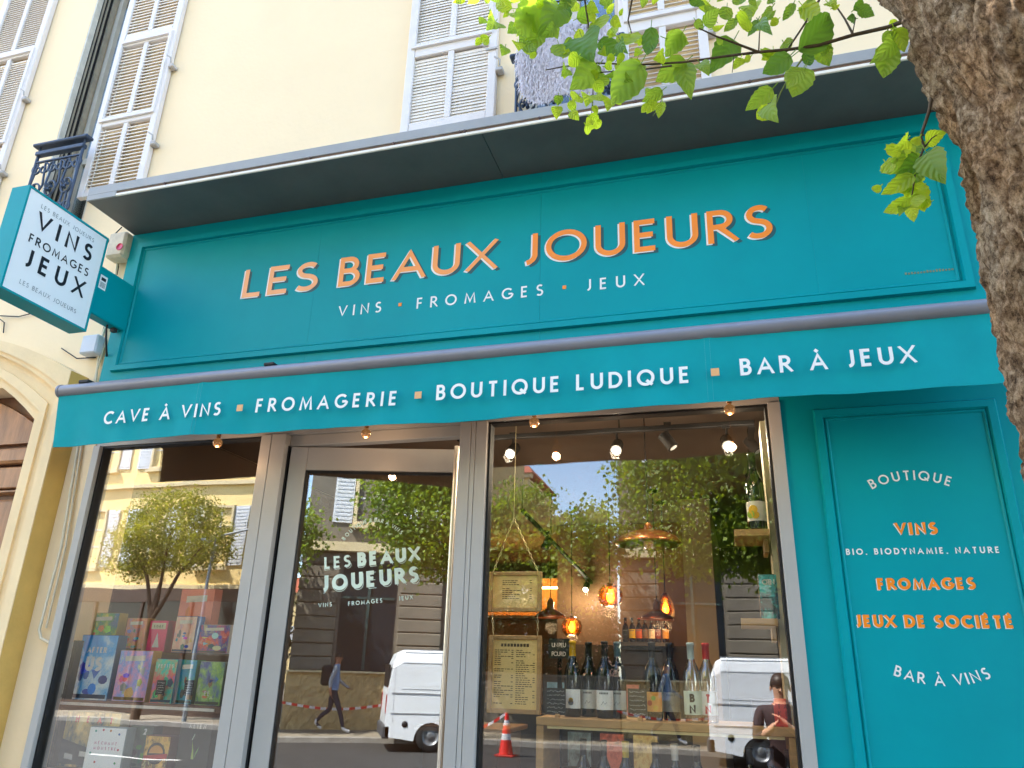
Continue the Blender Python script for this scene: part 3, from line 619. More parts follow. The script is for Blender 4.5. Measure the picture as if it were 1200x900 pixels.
# ================================================================ GLOBE BULBS under the awning
bulbg=mat('bulb_glass',(200,150,110),.06,metal=.8,var=.5,vs=90,emit=(255,180,110),es=.03)
brass=mat('brass_cap',(150,100,50),.35,metal=.8,var=.1)
lab=['globe bulb under the awning in front of the left window','globe bulb under the awning above the glass door','globe bulb under the awning above the left end of the right window','globe bulb under the awning nearest the teal side panel']
proto=None
for i,(px,py) in enumerate(((255,519),(429,508),(626,495),(855,480))):
    c=at(px,py,-.20)
    if proto is None:
        proto=thing('globe_bulb',lab[0],'light bulb',(0,0,0),'globe bulbs hanging under the awning')
        m=MB(); m.lathe([(.001,-.025)]+[(.025*math.cos(a),.025*math.sin(a)) for a in [R(-80+k*13) for k in range(13)]]+[(.01,.03)],(0,0,0),20); obj('globe',m,bulbg,proto)
        m=MB(); m.lathe([(.0,.027),(.011,.027),(.012,.05),(.007,.055),(.0,.056)],(0,0,0),14); m.tube([(0,0,.05),(0,0,.30)],.0025,6); obj('cap',m,brass,proto)
        m=MB(); m.tube([(-.008,0,.02),(-.008,0,-.006),(0,0,-.012),(.008,0,-.006),(.008,0,.02)],.0015,5); obj('filament',m,mat('filament_glow',(255,190,90),.5,emit=(255,180,90),es=6),proto)
        l=bpy.data.lights.new('bulb_light','POINT'); l.energy=.3; l.color=(1,.6,.32); l.shadow_soft_size=.02; lo=bpy.data.objects.new('bulb_light',l); COL.objects.link(lo); lo.parent=proto; lo.location=(0,0,-.04)
        proto.location=c
    else: copy_tree(proto,c,lab[i])
# ================================================================ SHOP INTERIOR
tan=mat('interior_wall_tan',(84,64,50),.85,var=.06,vs=1.5); taupe=mat('interior_ceiling',(104,88,76),.85,var=.05,vs=1.5)
m=MB(); m.box(-3.72,1.34,.12,6.6,3.12,3.2); struct('interior_ceiling',m,taupe)
m=MB(); m.box(-3.72,1.34,.12,6.6,-.05,.01); struct('interior_floor',m,mat('wood_floor',(96,64,40),.5,var=.15,vs=4,stretch=(8,1,1)))
for n_,bx in (('interior_wall',(-3.72,1.34,6.6,6.7)),('interior_wall',(-3.80,-3.722,.12,6.6)),('interior_wall',(1.342,1.42,.12,6.6))):
    m=MB(); m.box(bx[0],bx[1],bx[2],bx[3],0,3.118); struct(n_,m,tan)
m=MB(); m.box(-.46,-.20,3.6,6.5,0.011,3.117); struct('partition_wall',m,mat('cream_partition',(160,138,104),.8,var=.04))
m=MB(); m.box(-1.9,-.47,4.8,4.9,1.2,3.117); struct('partition_wall',m,mat('ochre_partition',(120,88,58),.8,var=.06))
# ---- track rail and spots
blk_m=mat('black_metal',(14,14,15),.75,var=.03,spec=.15)
TR=thing('track_rail','long black lighting track on the shop ceiling behind the right window','track',(-.6,.7,2.93))
m=MB(); m.box(-1.60,.155,.70,.735,2.905,2.93,bev=.002); obj('rail',m,blk_m,TR)
m=MB(); m.box(.12,.155,.7355,4.6,2.905,2.93); obj('rail',m,blk_m,TR)
m=MB()
for x_,y_ in ((-1.5,.717),(-.6,.717),(.137,1.5),(.137,3.5)): m.tube([(x_,y_,2.93),(x_,y_,3.12)],.004,6)
obj('suspension_wire',m,blk_m,TR)
T2=thing('track_rail','black lighting track running diagonally deeper in the shop','track',(-1.8,3,2.6))
m=MB(); a=at(612,598,2.6); b=at(704,694,5.2); m.tube([a,b],.02,4); m.tube([a,(a.x,a.y,3.12)],.004,6); m.tube([b,(b.x,b.y,3.12)],.004,6); obj('rail',m,blk_m,T2)
lampw=mat('spot_lens_lit',(255,238,210),.4,emit=(255,232,196),es=30); lens0=mat('spot_lens_unlit',(190,190,190),.3)
def spot(px,py,Y,lit,label,aim=(.3,-.5,-1)):
    c=at(px,py,Y); t=thing('spotlight',label,'spotlight',c,'black track spotlights')
    a=Vector(aim).normalized(); m=MB(); m.tube([c-a*.05,c+a*.05],.033,16); obj('head',m,blk_m,t)
    m=MB(); m.tube([c-a*.01,(c.x,c.y,c.z+.09)],.007,8); m.box(c.x-.02,c.x+.02,c.y-.015,c.y+.015,c.z+.085,c.z+.11); obj('stem',m,blk_m,t)
    m=MB(); m.tube([c+a*.0505,c+a*.052],.022,16); obj('lens',m,lampw if lit else lens0,t)
    if lit:
        l=bpy.data.lights.new('spot_bulb','POINT'); l.energy=3.2; l.color=(1,.82,.6); l.shadow_soft_size=.03; lo=bpy.data.objects.new('spot_bulb',l); COL.objects.link(lo); put(lo,t); lo.location=c+a*.10
spot(601,528,.717,1,'lit spotlight at the left end of the ceiling track',(-.1,-.9,-.7)); spot(723,524,.717,1,'lit spotlight in the middle of the ceiling track',(.0,-.9,-.7))
spot(783,517,.717,0,'unlit black spotlight between the two lit ones to its left and right',(.6,-.1,-.9)); spot(852,519,.717,1,'lit spotlight near the right end of the ceiling track',(.1,-.9,-.7))
spot(882,522,1.05,0,'unlit black spotlight just past the corner of the track',(.6,-.2,-.9)); spot(883,561,1.9,0,'unlit black spotlight further back on the right track',(.6,-.2,-.9)); spot(882,612,3.0,0,'unlit black spotlight furthest back on the right track',(.6,-.3,-.8))
spot(641,637,2.9,0,'unlit spotlight at the near end of the diagonal track',(-.4,-.4,-.9)); spot(687,688,4.6,1,'small lit spotlight at the far end of the diagonal track',(0,-.8,-.6))
# ---- pendants
copper=mat('copper_shade',(150,84,52),.3,metal=.7,var=.15,vs=12); amber=glass_mat('amber_glass',.10,(1,.66,.26),rough=.15); glow=mat('warm_filament',(255,200,120),.5,emit=(255,176,80),es=5)
def pendant(px,py,Y,kind,sc,label,pw=2.0):
    c=at(px,py,Y); t=thing('pendant_lamp',label,'pendant lamp',c,'pendant lamps in the shop')
    m=MB(); m.tube([(c.x,c.y,c.z+.10*sc),(c.x,c.y,3.12)],.004,6); m.lathe([(.0,.02),(.05,.02),(.05,0),(0,0)],(c.x,c.y,3.10),14); obj('cord',m,blk_m,t)
    m=MB()
    if kind=='wide': pr=[(.018,.11),(.03,.07),(.10,.055),(.17,.025),(.20,-.005),(.205,-.02),(.19,-.03),(.185,-.028),(.19,-.018),(.16,.02),(.02,.06)]
    elif kind=='dome': pr=[(.012,.13),(.028,.10),(.032,.04),(.075,.02),(.125,-.01),(.14,-.035),(.135,-.036),(.12,-.012),(.03,.03)]
    elif kind=='globe': pr=[(.015,.09),(.055,.078),(.088,.04),(.098,0),(.09,-.045),(.06,-.085),(.055,-.085),(.084,-.043),(.092,0),(.082,.038),(.05,.07)]
    else: pr=[(.012,.10),(.03,.075),(.05,.03),(.06,-.02),(.055,-.06),(.05,-.06),(.055,-.02),(.045,.03)]
    if kind=='globe':
        n=40; vs=[]; 
        for rr,zz in pr:
            for i in range(n): a=2*math.pi*i/n; q=1+.035*math.cos(a*10); vs.append((c.x+rr*q*sc*math.cos(a),c.y+rr*q*sc*math.sin(a),c.z+zz*sc))
        m.add(vs,[(j*n+i,j*n+(i+1)%n,(j+1)*n+(i+1)%n,(j+1)*n+i) for j in range(len(pr)-1) for i in range(n)],sm=True)
    else: m.lathe([(a*sc,b*sc) for a,b in pr],c,32)
    obj('lamp_shade',m,copper if kind in('wide','dome') else amber,t)
    m=MB(); m.lathe([(0,.095),(.02,.095),(.022,.05),(0,.05)],c,14); m.v=[(c.x+(v[0]-c.x)*sc,c.y+(v[1]-c.y)*sc,c.z+(v[2]-c.z)*sc) for v in m.v]; obj('lamp_holder',m,brass,t)
    m=MB(); zz=.03 if kind!='wide' else .0
    m.lathe([(0.001,-.05),(.022,-.035),(.03,-.01),(.022,.02),(.01,.045),(0.001,.05)],(c.x,c.y,c.z+(.03 if kind in('dome',) else -.005)*sc),16); obj('bulb',m,glow if kind!='wide' else bulbg,t)
    l=bpy.data.lights.new('pendant_bulb','POINT'); l.energy=pw*.12; l.color=(1,.66,.34); l.shadow_soft_size=.05; lo=bpy.data.objects.new('pendant_bulb',l); COL.objects.link(lo); put(lo,t); lo.location=(c.x,c.y,c.z-.12*sc)
pendant(760,634,1.0,'wide',.95,'wide copper pendant lamp nearest the glass, highest of the pendants',0)
pendant(770,721,3.2,'dome',1.0,'copper dome pendant lamp in front of the teardrop one',4); pendant(780,712,3.7,'tear',1.35,'amber glass teardrop pendant lamp behind the copper dome',5)
pendant(715,698,2.6,'globe',1.0,'larger ribbed amber glass globe pendant lamp',5); pendant(645,719,3.2,'dome',1.0,'copper dome pendant lamp right of the upper framed menu',4); pendant(670,734,3.9,'globe',1.0,'smaller ribbed amber globe pendant lamp, lower and deeper in the shop',5)
# ---- framed menus hanging by chains
oak=mat('light_oak',(190,148,92),.55,var=.14,vs=6,stretch=(1,1,6)); paper=mat('kraft_paper',(240,205,132),.8,var=.05,vs=6); ink=mat('menu_ink',(96,70,44),.7)
chain=mat('chain_brass',(220,205,160),.35,metal=.5)
def menu(p,label,lines,two=False):
    Y=.20; (xl,zt),(xr,zb_)=[(at(*q,Y).x,at(*q,Y).z) for q in p]
    t=thing('framed_menu',label,'menu',((xl+xr)/2,Y,zb_),'framed menus hanging in the right window')
    m=MB(); m.box(xl,xl+.02,Y,Y+.025,zb_,zt,bev=.003);m.box(xr-.02,xr,Y,Y+.025,zb_,zt,bev=.003);m.box(xl+.0205,xr-.0205,Y+.001,Y+.024,zt-.02,zt,bev=.003);m.box(xl+.0205,xr-.0205,Y+.001,Y+.024,zb_,zb_+.02,bev=.003); obj('frame',m,oak,t)
    m=MB(); m.box(xl+.0205,xr-.0205,Y+.012,Y+.016,zb_+.0205,zt-.0205); pp=obj('paper',m,paper,t)
    m=MB(); yy=Y+.0112; cols=[(xl+.03,(xl+xr)/2-.006),((xl+xr)/2+.006,xr-.03)] if two else [(xl+.07,xr-.05)]
    for a,b in cols:
        z=zt-(.07 if two else .045)
        while z>zb_+(.035 if two else .06):
            w_=random.uniform(.3,1)*(b-a)*.8
            if random.random()<.85: 
                x=a
                while x<a+w_: s_=random.uniform(.006,.018); m.box(x,x+s_,yy,yy+.0006,z,z+.0035); x+=s_+.004
                if random.random()<.7: m.box(b-.012,b-.002,yy,yy+.0006,z,z+.0035)
            z-=.0095
    if two: 
        for k in range(9): m.box(xl+.06+k*.016,xl+.072+k*.016,yy,yy+.0006,zt-.052,zt-.038)
    obj('print',m,ink,pp)
    return t,xl,xr,zt,zb_
t1,xl,xr,zt,zb1=menu([(573,670),(634,717)],'small square wood framed menu hanging by chains, upper of the two',20)
def links(pa,pb,par,step=.016):
    pa,pb=Vector(pa),Vector(pb); d=pb-pa; n=max(2,int(d.length/step)); dn_=d.normalized(); m=MB(); s0=dn_.cross(Vector((0,1,0))).normalized()
    for k in range(n):
        c=pa+d*((k+.5)/n); side=s0 if k%2 else Vector((0,1,0)); 
        m.tube([c+dn_*(math.cos(a)*step*.62)+side*(math.sin(a)*.0045) for a in [2*math.pi*i/8 for i in range(9)]],.0014,4,cap=False)
    obj('chain',m,chain,par)
ap=at(602,612,.21); links((xl+.02,.21,zt),(ap.x,.21,ap.z+.02),t1); links((xr-.02,.21,zt),(ap.x,.21,ap.z+.02),t1)
m=MB(); m.tube([(ap.x,.21,ap.z+.02),(ap.x,.21,3.12)],.0015,4); obj('hanging_thread',m,chain,t1)
t2,xl2,xr2,zt2,zb2=menu([(573,744),(633,838)],'tall wood framed menu with two columns of print, lower of the two',40,True)
links((xl2+.02,.21,zt2),(xl+.02,.21,zb1),t2); links((xr2-.02,.21,zt2),(xr-.02,.21,zb1),t2)
# ---- display bench in the right window
BE=thing('display_bench','light wood display bench carrying wine bottles behind the right window','display bench',(-.3,.3,0))
zs1=1.398
m=MB(); m.box(-.93,.19,.14,.48,zs1-.035,zs1,bev=.003); obj('top_board',m,oak,BE)
m=MB(); m.box(-.88,.14,.15,.47,zs1-.047,zs1-.0355); obj('light_strip',m,mat('pale_strip',(226,206,150),.5),BE)
for x_ in (-.93,.155): m=MB(); m.box(x_,x_+.035,.145,.475,.35,zs1-.036,bev=.003); obj('leg',m,oak,BE)
m=MB(); m.box(-.894,.154,.15,.47,.95,.98); obj('lower_shelf',m,oak,BE)
# ---- bottles
gdark=mat('bottle_green_glass',(14,22,16),.07,var=0,spec=.8); gblue=mat('bottle_dark_glass',(12,18,26),.06,var=0,spec=.8); gclear=glass_mat('clear_bottle_glass',.22,(.86,.9,.88)); gbeer=mat('beer_brown_glass',(36,20,12),.08,var=0,spec=.7)
PROF=[(.0,0),(.036,0),(.0385,.006),(.0385,.175),(.036,.20),(.026,.225),(.017,.245),(.0145,.262),(.0145,.312),(.0165,.313),(.0165,.322),(.0135,.324),(0,.324)]
PBEER=[(.0,0),(.028,0),(.030,.005),(.030,.115),(.026,.14),(.014,.165),(.0125,.205),(.0145,.206),(.0145,.216),(0,.217)]
BM={}
def bottle(c,label,gm,lab_col,cap_col,prof='w',draw=None,sc=1.0,txt=None,txtcol=None,group='wine bottles in the right window',lh=(.035,.115)):
    t=thing('wine_bottle' if prof=='w' else 'beer_bottle',label,'bottle',c,group)
    k=(prof,gm.name,sc)
    if k not in BM:
        m=MB(); m.lathe([(a*sc,b*sc) for a,b in (PROF if prof=='w' else PBEER)],(0,0,0),24); BM[k]=mesh('glass_body',m,gm)
    o=bpy.data.objects.new('glass_body',BM[k]); COL.objects.link(o); o.parent=t
    r0=(.0385 if prof=='w' else .030)*sc
    if lab_col:
        k=('l',lab_col,sc,prof,lh)
        if k not in BM:
            m=MB(); m.lathe([(r0+.0008,lh[0]*sc),(r0+.0008,lh[1]*sc)],(0,0,0),18,a0=R(195),a1=R(345)); BM[k]=mesh('label',m,mat('label_%d_%d_%d'%lab_col,lab_col,.7,var=.04,vs=30))
        lo=bpy.data.objects.new('label',BM[k]); COL.objects.link(lo); lo.parent=t
        if draw:
            m=MB(); 
            for (a,z,s_,mi) in draw:
                an=R(270+a*60); cx_,cy_=(r0+.0016)*math.cos(an),(r0+.0016)*math.sin(an); tx,ty_=-math.sin(an),math.cos(an)
                pts=[(cx_+tx*s_*math.cos(q),cy_+ty_*s_*math.cos(q),z*sc+s_*math.sin(q)) for q in [2*math.pi*i/10 for i in range(10)]]
                m.add(pts,[tuple(range(10))],mi)
            obj('label_print',m,[mat('print_grey',(120,120,116)),mat('print_yellow',(232,186,40)),mat('print_orange',(216,92,36)),mat('print_green',(150,190,60))],lo).matrix_parent_inverse=Matrix()
        if txt:
            m=MB(); 
            for s_,z_,w_ in txt: text(m,s_,(-w_/2,-r0-.0022,z_*sc),(w_/2+ .0001,-r0-.0022,z_*sc),.034*sc,.26)
            obj('label_print',m,mat('txt_%d_%d_%d'%txtcol,txtcol,.6),lo)
        elif not draw:
            m=MB()
            for q in range(6): m.box(-.02+q*.007,-.015+q*.007,-r0-.0026,-r0-.002,(lh[1]-.016)*sc,(lh[1]-.008)*sc)
            m.tube([(-.012,-r0-.002,.055*sc),(-.002,-r0-.002,.07*sc),(.004,-r0-.002,.058*sc),(.014,-r0-.002,.066*sc)],.0012,4)
            obj('label_print',m,mat('print_grey',(120,120,116)),lo)
    if cap_col:
        k=('c',cap_col,sc,prof)
        if k not in BM:
            m=MB(); 
            if prof=='w': m.lathe([(.0152*sc,.255*sc),(.0152*sc,.3125*sc),(.0172*sc,.3127*sc),(.0172*sc,.3227*sc),(.013*sc,.3255*sc),(0,.3256*sc)],(0,0,0),18)
            else: m.lathe([(.0155,.2065),(.0155,.2165),(.012,.2185),(0,.2186)],(0,0,0),14)
            BM[k]=mesh('capsule',m,mat('cap_%d_%d_%d'%cap_col,cap_col,.4,metal=.1,var=.04))
        o=bpy.data.objects.new('capsule',BM[k]); COL.objects.link(o); o.parent=t
    return t
def bx_(px,Y): return at(px,800,Y).x
zt_=zs1+.0008
W_=(240,242,236)
bottle((bx_(671,.27),.27,zt_),'dark green wine bottle with a yellow capsule and a yellow fruit on its label',gdark,W_,(226,176,30),draw=[(0,.07,.011,1),(0,.06,.013,0)][::-1],sc=1.03)
bottle((bx_(690,.33),.33,zt_),'dark capped wine bottle with pale label, right of the yellow capped one',gdark,W_,(24,26,28),sc=1.02)
bottle((bx_(709,.25),.25,zt_),'wine bottle with a swirl on its white label, third on the bench',gblue,W_,(26,28,30),sc=1.03)
bottle((bx_(724,.30),.30,zt_),'wine bottle with a blue grey capsule, tight against the third one',gblue,(206,214,210),(90,120,130),sc=1.03)
bottle((bx_(765,.27),.27,zt_),'dark wine bottle with an orange and yellow label, left of the pair with big letters',gdark,(238,170,80),(20,22,26),draw=[(-.3,.07,.012,2),(.3,.05,.012,1),(.1,.09,.01,3)],sc=1.03)
bottle((bx_(786,.33),.33,zt_),'dark wine bottle with a small grey label behind the orange labelled one',gblue,(150,150,140),(22,24,30),sc=1.03)
bottle((bx_(811,.25),.25,zt_),'clear bottle with a pale cap and black letters B N on mint label',gclear,(214,230,212),(196,214,210),txt=[('B',.080,.024),('N',.036,.030)],txtcol=(20,20,20),sc=1.03,lh=(.03,.125))
bottle((bx_(829,.27),.27,zt_),'clear bottle with a red cap and red letters T N on white label',gclear,(232,232,226),(214,60,50),txt=[('T',.080,.024),('N',.036,.030)],txtcol=(214,70,80),sc=1.03,lh=(.03,.125))
for i,(px,cc) in enumerate(((683,(30,32,36)),(706,(28,30,34)),(731,(226,196,60)),(765,(60,60,66)),(787,(228,228,228)),(812,(40,36,40)),(872,(30,32,44)),(895,(120,130,160)),(916,(44,46,52)))):
    lb='lower shelf wine bottle with a '+['dark capsule, below the four white labelled ones','dark capsule, second from the left','yellow capsule','grey capsule','white capsule','brown black capsule','dark blue capsule','pale violet capsule','charcoal capsule, nearest the right leg'][i]
    bottle((bx_(px,.28),.28,.9808),lb,gblue,(200,205,200) if i%2 else (60,66,74),cc,sc=1.0,group='wine bottles on the lower shelf')
# chalk cards on wood blocks
def card(px,py,Y,w,h,label,red=False,par=None):
    c=at(px,py,Y); t=thing('price_card',label,'price card',(c.x,Y,c.z-h/2),'handwritten chalk cards')
    m=MB(); m.box(c.x-w/2,c.x+w/2,Y,Y+.003,c.z-h/2,c.z+h/2); cd_=obj('slate',m,mat('slate_black',(18,20,20),.7),t)
    m=MB(); 
    for k in range(6):
        x=c.x-w/2+.008; z=c.z+h/2-.014-k*h/6.6
        while x<c.x+w/2-.012:
            s_=random.uniform(.004,.012); 
            m.tube([(x,Y-.0008,z+random.uniform(-.003,.003)),(x+s_*.5,Y-.0008,z+random.uniform(-.004,.005)),(x+s_,Y-.0008,z+random.uniform(-.003,.003))],.0011,3); x+=s_+.002
    obj('chalk_writing',m,mat('chalk',(225,225,220),.8),cd_)
    m=MB(); m.box(c.x-.0,c.x+.02,Y-.012,Y+.016,c.z-h/2-.02,c.z-h/2+.006,bev=.002); obj('block',m,oak,t)
card(651,822,.17,.095,.115,'black chalk card left of the yellow capped bottle'); card(747,824,.17,.085,.12,'black chalk card left of the orange labelled bottle')
t=thing('book','small red book standing on the right end of the wooden bench','book',(at(910,850,.2).x,.2,zt_))
c=at(918,840,.2); m=MB(); m.box(c.x-.035,c.x+.035,.2,.235,zt_,zt_+.11,bev=.002); obj('cover',m,mat('red_cover',(226,58,48),.5,var=.05),t)
m=MB(); m.box(c.x-.125,c.x-.037,.215,.24,zt_,zt_+.105,bev=.002); obj('back_cover',m,mat('dark_cover',(70,40,44),.6,var=.2,vs=40),t)
m=MB(); 
for k in range(3): text(m,['TA','KE','IT'][k],(c.x-.02,.1985,zt_+.07-k*.028),(c.x+.02,.1985,zt_+.07-k*.028),.018,.14)
obj('lettering',m,mat('dark_red',(120,26,30)),t)
# right side shelves with bottle and game box
for i,(px,py,lab_) in enumerate(((885,628,'upper small wooden shelf at the right edge of the window'),(893,728,'lower small wooden shelf at the right edge of the window'))):
    c=at(px,py,.3); t=thing('wall_shelf',lab_,'shelf',(c.x,.3,c.z)); m=MB(); m.box(.0,.155,.11,.42,c.z-.03,c.z,bev=.002); obj('board',m,oak,t)
    m=MB(); m.box(.13,.149,.2,.4,c.z-.09,c.z-.031); obj('shelf_bracket',m,oak,t)
    if i==0: zsa=c.z
    else: zsb=c.z
bottle((.108,.165,zsa+.001),'green wine bottle with a yellow and white label on the upper side shelf',gdark,(226,226,216),(18,24,20),draw=[(-.35,.080,.022,1),(-.62,.062,.020,3),(-.15,.058,.018,1)],sc=1.13,group='wine bottles on the side shelf')
# ---- box covers
def cover_mat(name,cols,scale=9,seed=0):
    m=bpy.data.materials.new(name); m.use_nodes=True; n=m.node_tree; b=n.nodes['Principled BSDF']; b.inputs['Roughness'].default_value=.35
    tc=n.nodes.new('ShaderNodeTexCoord'); mp=n.nodes.new('ShaderNodeMapping'); mp.inputs['Location'].default_value=(seed*3.7,seed*1.3,seed*2.1); mp.inputs['Scale'].default_value=(scale,scale,scale*.7)
    ns=n.nodes.new('ShaderNodeTexNoise'); ns.inputs['Scale'].default_value=1; ns.inputs['Detail'].default_value=8; ns.inputs['Roughness'].default_value=.7; ns.inputs['Distortion'].default_value=.35
    rp=n.nodes.new('ShaderNodeValToRGB'); rp.color_ramp.interpolation='LINEAR'
    for i,cc in enumerate(cols):
        e=rp.color_ramp.elements[i] if i<2 else rp.color_ramp.elements.new(.5)
    for i,cc in enumerate(cols): rp.color_ramp.elements[i].position=.30+.40*i/(len(cols)-1); rp.color_ramp.elements[i].color=(*[min(.9,v*1.35+.01) for v in lin(cc)],1)
    n.links.new(tc.outputs['Object'],mp.inputs[0]); n.links.new(mp.outputs[0],ns.inputs[0]); n.links.new(ns.outputs[0],rp.inputs[0]); n.links.new(rp.outputs[0],b.inputs['Base Color']); return m
gi=[0]
def game(x0,z0,x1,z1,Y,cols,label,title=None,tcol=(240,240,235),depth=.07,tilt=0,scale=9,extras=None,grp='board game boxes in the left window'):
    gi[0]+=1
    t=thing('game_box',label,'game box',((x0+x1)/2,Y,z0),grp); t.rotation_euler.z=tilt
    w=(x1-x0)/2; h=z1-z0
    base=tuple(int(v*.75) for v in cols[0])
    m=MB(); m.box(-w,w,0,depth,0,h,bev=.003); o=obj('box',m,mat('boxside_%d'%gi[0],base,.5,var=.08)); o.parent=t
    m=MB(); m.box(-w+.003,w-.003,-.0012,-.0002,.003,h-.003); cv=obj('cover_art',m,cover_mat('cover_%d'%gi[0],cols,scale,gi[0])); cv.parent=t
    if not extras and grp.endswith('left window'):
        rr=random.Random(gi[0]); extras=[]
        for k in range(9):
            cx_,cz_,sx_,sz_=rr.uniform(-.7,.7),rr.uniform(.12,.62),rr.uniform(.08,.3),rr.uniform(.03,.12); nn=rr.choice((3,5,9)); a0_=rr.uniform(0,3); cc=tuple(max(0,min(255,int(v*rr.uniform(.5,1.5)))) for v in rr.choice(cols))
            extras.append(([(max(-.95,min(.95,cx_+sx_*math.cos(a0_+6.283*q/nn))),cz_+sz_*math.sin(a0_+6.283*q/nn)) for q in range(nn)],cc))
        extras.append(([(-.9,.03),(.9,.03),(.9,.09),(-.9,.09)],tuple(int(v*.5) for v in cols[0])))
        if not title: extras.append(([(-.6,.78),(.6,.80),(.58,.90),(-.62,.88)],(236,232,214)))
    if extras:
        for (poly,cc) in extras:
            q=MB(); ei=extras.index((poly,cc)); q.add([(px*w,-.0015-.0001*ei,pz*h) for px,pz in poly],[tuple(range(len(poly)))]); e=obj('cover_motif',q,mat('motif_%d_%d_%d'%cc,cc,.4)); e.parent=cv
    if title:
        q=MB()
        for s_,xa,xb,zz,hh,ww in title: text(q,s_,(xa*w,-.0026,zz*h),(xb*w,-.0026,zz*h),hh*h,ww)
        obj('lettering',q,mat('title_%d_%d_%d'%tcol,tcol,.4),cv)
    return t
gz=at(907,725,.2); 
c0=at(889,727,.2)
game(c0.x+.012,zsb+.001,c0.x+.095,zsb+.20,.2,[(10,20,24),(20,60,66),(60,190,190),(16,30,34)],'small dark game box with a turquoise figure, white border, on the lower side shelf',title=[('UNLOCK'[0:0] or 'OPEN',-.6,.7,.76,.12,.2)],grp='board game boxes in the right window')
# ---- shelving of the left window
LS=thing('display_shelf','wooden display shelving with boxed games behind the left window','shelving',(-3.1,.3,0))
Y1=.145
zA=at(170,824,Y1).z; zB=at(170,764,Y1+.12).z
m=MB(); m.box(-3.575,-2.52,.09,.42,zA-.03,zA,bev=.003); obj('shelf',m,mat('shelf_brown',(96,68,48),.6,var=.12,vs=8,stretch=(1,6,6)),LS)
m=MB(); m.box(-3.575,-2.60,.080,.089,zA-.022,zA-.008); obj('shelf_edge',m,mat('white_edge',(232,230,220),.4),LS)
m=MB(); m.box(-3.575,-2.52,.34,.56,zB-.008,zB); obj('shelf',m,glass_mat('acrylic',.2,(.9,.95,.95)),LS)
zC=1.05
m=MB(); m.box(-3.575,-2.52,.06,.60,zC-.03,zC,bev=.003); obj('shelf',m,MATS['shelf_brown'],LS)
for x_ in (-3.59,-2.548): m=MB(); m.box(x_,x_+.028,.10,.6,.35,zB+.05); obj('upright',m,mat('upright_dark',(58,44,34),.6,var=.12),LS)
def gpx(a,b,Y): p=at(*a,Y); q=at(*b,Y); return p,q
def G_(xa,xb,ytop,z0,Y,*ar,**k):   # place by left/right pixel, standing on z0
    ym=ytop+20; x0=at(xa,ym,Y).x; x1=at(xb,ym,Y).x; zt=at((xa+xb)/2,ytop,Y).z
    return game(x0,z0,x1,zt,Y,*ar,**k)
za=zA+.001; zb2_=zB+.001
G_(72,92,752,za,0.135,[(206,222,226),(236,240,240),(150,170,176)],'pale blue white game box at the far left of the middle shelf',scale=14)
G_(93,136,744,za,0.145,[(30,110,180),(60,150,205),(200,225,235),(24,90,160)],'blue AFTER US game box with large pale letters',title=[('AFTER',-.55,.5,.72,.09,.24),('US',-.5,.4,.44,.22,.28)],scale=5)
G_(138,177,762,za,0.165,[(240,190,90),(222,150,180),(120,150,210),(246,214,140)],'orange and violet landscape game box, right of the blue one',scale=12)
G_(180,206,772,za,0.135,[(40,150,200),(60,190,150),(210,80,70),(30,120,190)],'blue green game box with a red figure',title=[('AFTERS'[0:0] or 'PETITS',-.7,.7,.80,.08,.2)],scale=12)
G_(208,229,773,za,0.165,[(50,150,90),(40,130,170),(120,190,90)],'narrow green and blue game box',scale=14)
G_(232,262,775,za,0.145,[(210,220,190),(140,180,90),(90,100,150),(60,60,90)],'white and green game box at the right end of the middle shelf',title=[('EZ'[0:0] or 'EE',-.3,.1,.22,.10,.2)],scale=12)
G_(80,97,716,zb2_,.34,[(24,50,40),(34,70,56)],'dark green game box seen edge-on, upper left')
G_(100,137,718,zb2_,.34,[(230,200,60),(60,140,60),(40,90,150),(240,220,120)],'yellow and green game box on the clear upper shelf',scale=15)
G_(146,170,724,zb2_,.34,[(220,180,110),(200,120,90),(120,140,180)],'small orange picture game box on the clear upper shelf',scale=18)
G_(173,195,727,zb2_,.36,[(216,40,80),(230,60,110),(196,24,60)],'crimson pink game box with a white tree shape',extras=[([(-.35,.15),(.35,.15),(0,.62)],(240,240,235)),([(-.75,.72),(.75,.72),(.75,.92),(-.75,.92)],(232,226,190))],title=[('SORT',-.5,.5,.77,.08,.2)],tcol=(60,40,40),scale=8)
G_(204,229,722,zb2_,.34,[(90,130,210),(240,160,140),(240,200,180),(60,110,200)],'blue to pink gradient game box on the clear upper shelf',scale=6)
G_(232,268,732,zb2_,.36,[(230,230,235),(220,90,70),(70,80,150),(240,190,120)],'white game box with red and blue figures on the clear upper shelf',scale=13)
G_(210,250,690,zb2_+.0,.46,[(226,120,96),(230,132,106)],'plain salmon box at the back of the upper shelf',scale=4)
for px,lb in ((188,'pale chalk card under the blue green game box'),(221,'pale chalk card right of the blue green game box')): card(px,806,.105,.055,.075,lb)
zc_=zC+.001
G_(72,140,834,zc_,0.140,[(206,200,150),(210,180,110),(70,84,84),(40,50,54)],'large HEAT racing game box with red letters on the lower shelf',title=[('HEAT',-.55,.75,.80,.12,.26)],tcol=(226,40,24),scale=6,extras=[([(-.9,.05),(.1,.05),(.1,.35),(-.9,.5)],(50,58,60)),([(-.7,.15),(-.4,.13),(-.42,.22),(-.7,.25)],(225,225,220)),([(-.2,.2),(.05,.2),(.05,.28),(-.2,.29)],(225,225,220))])
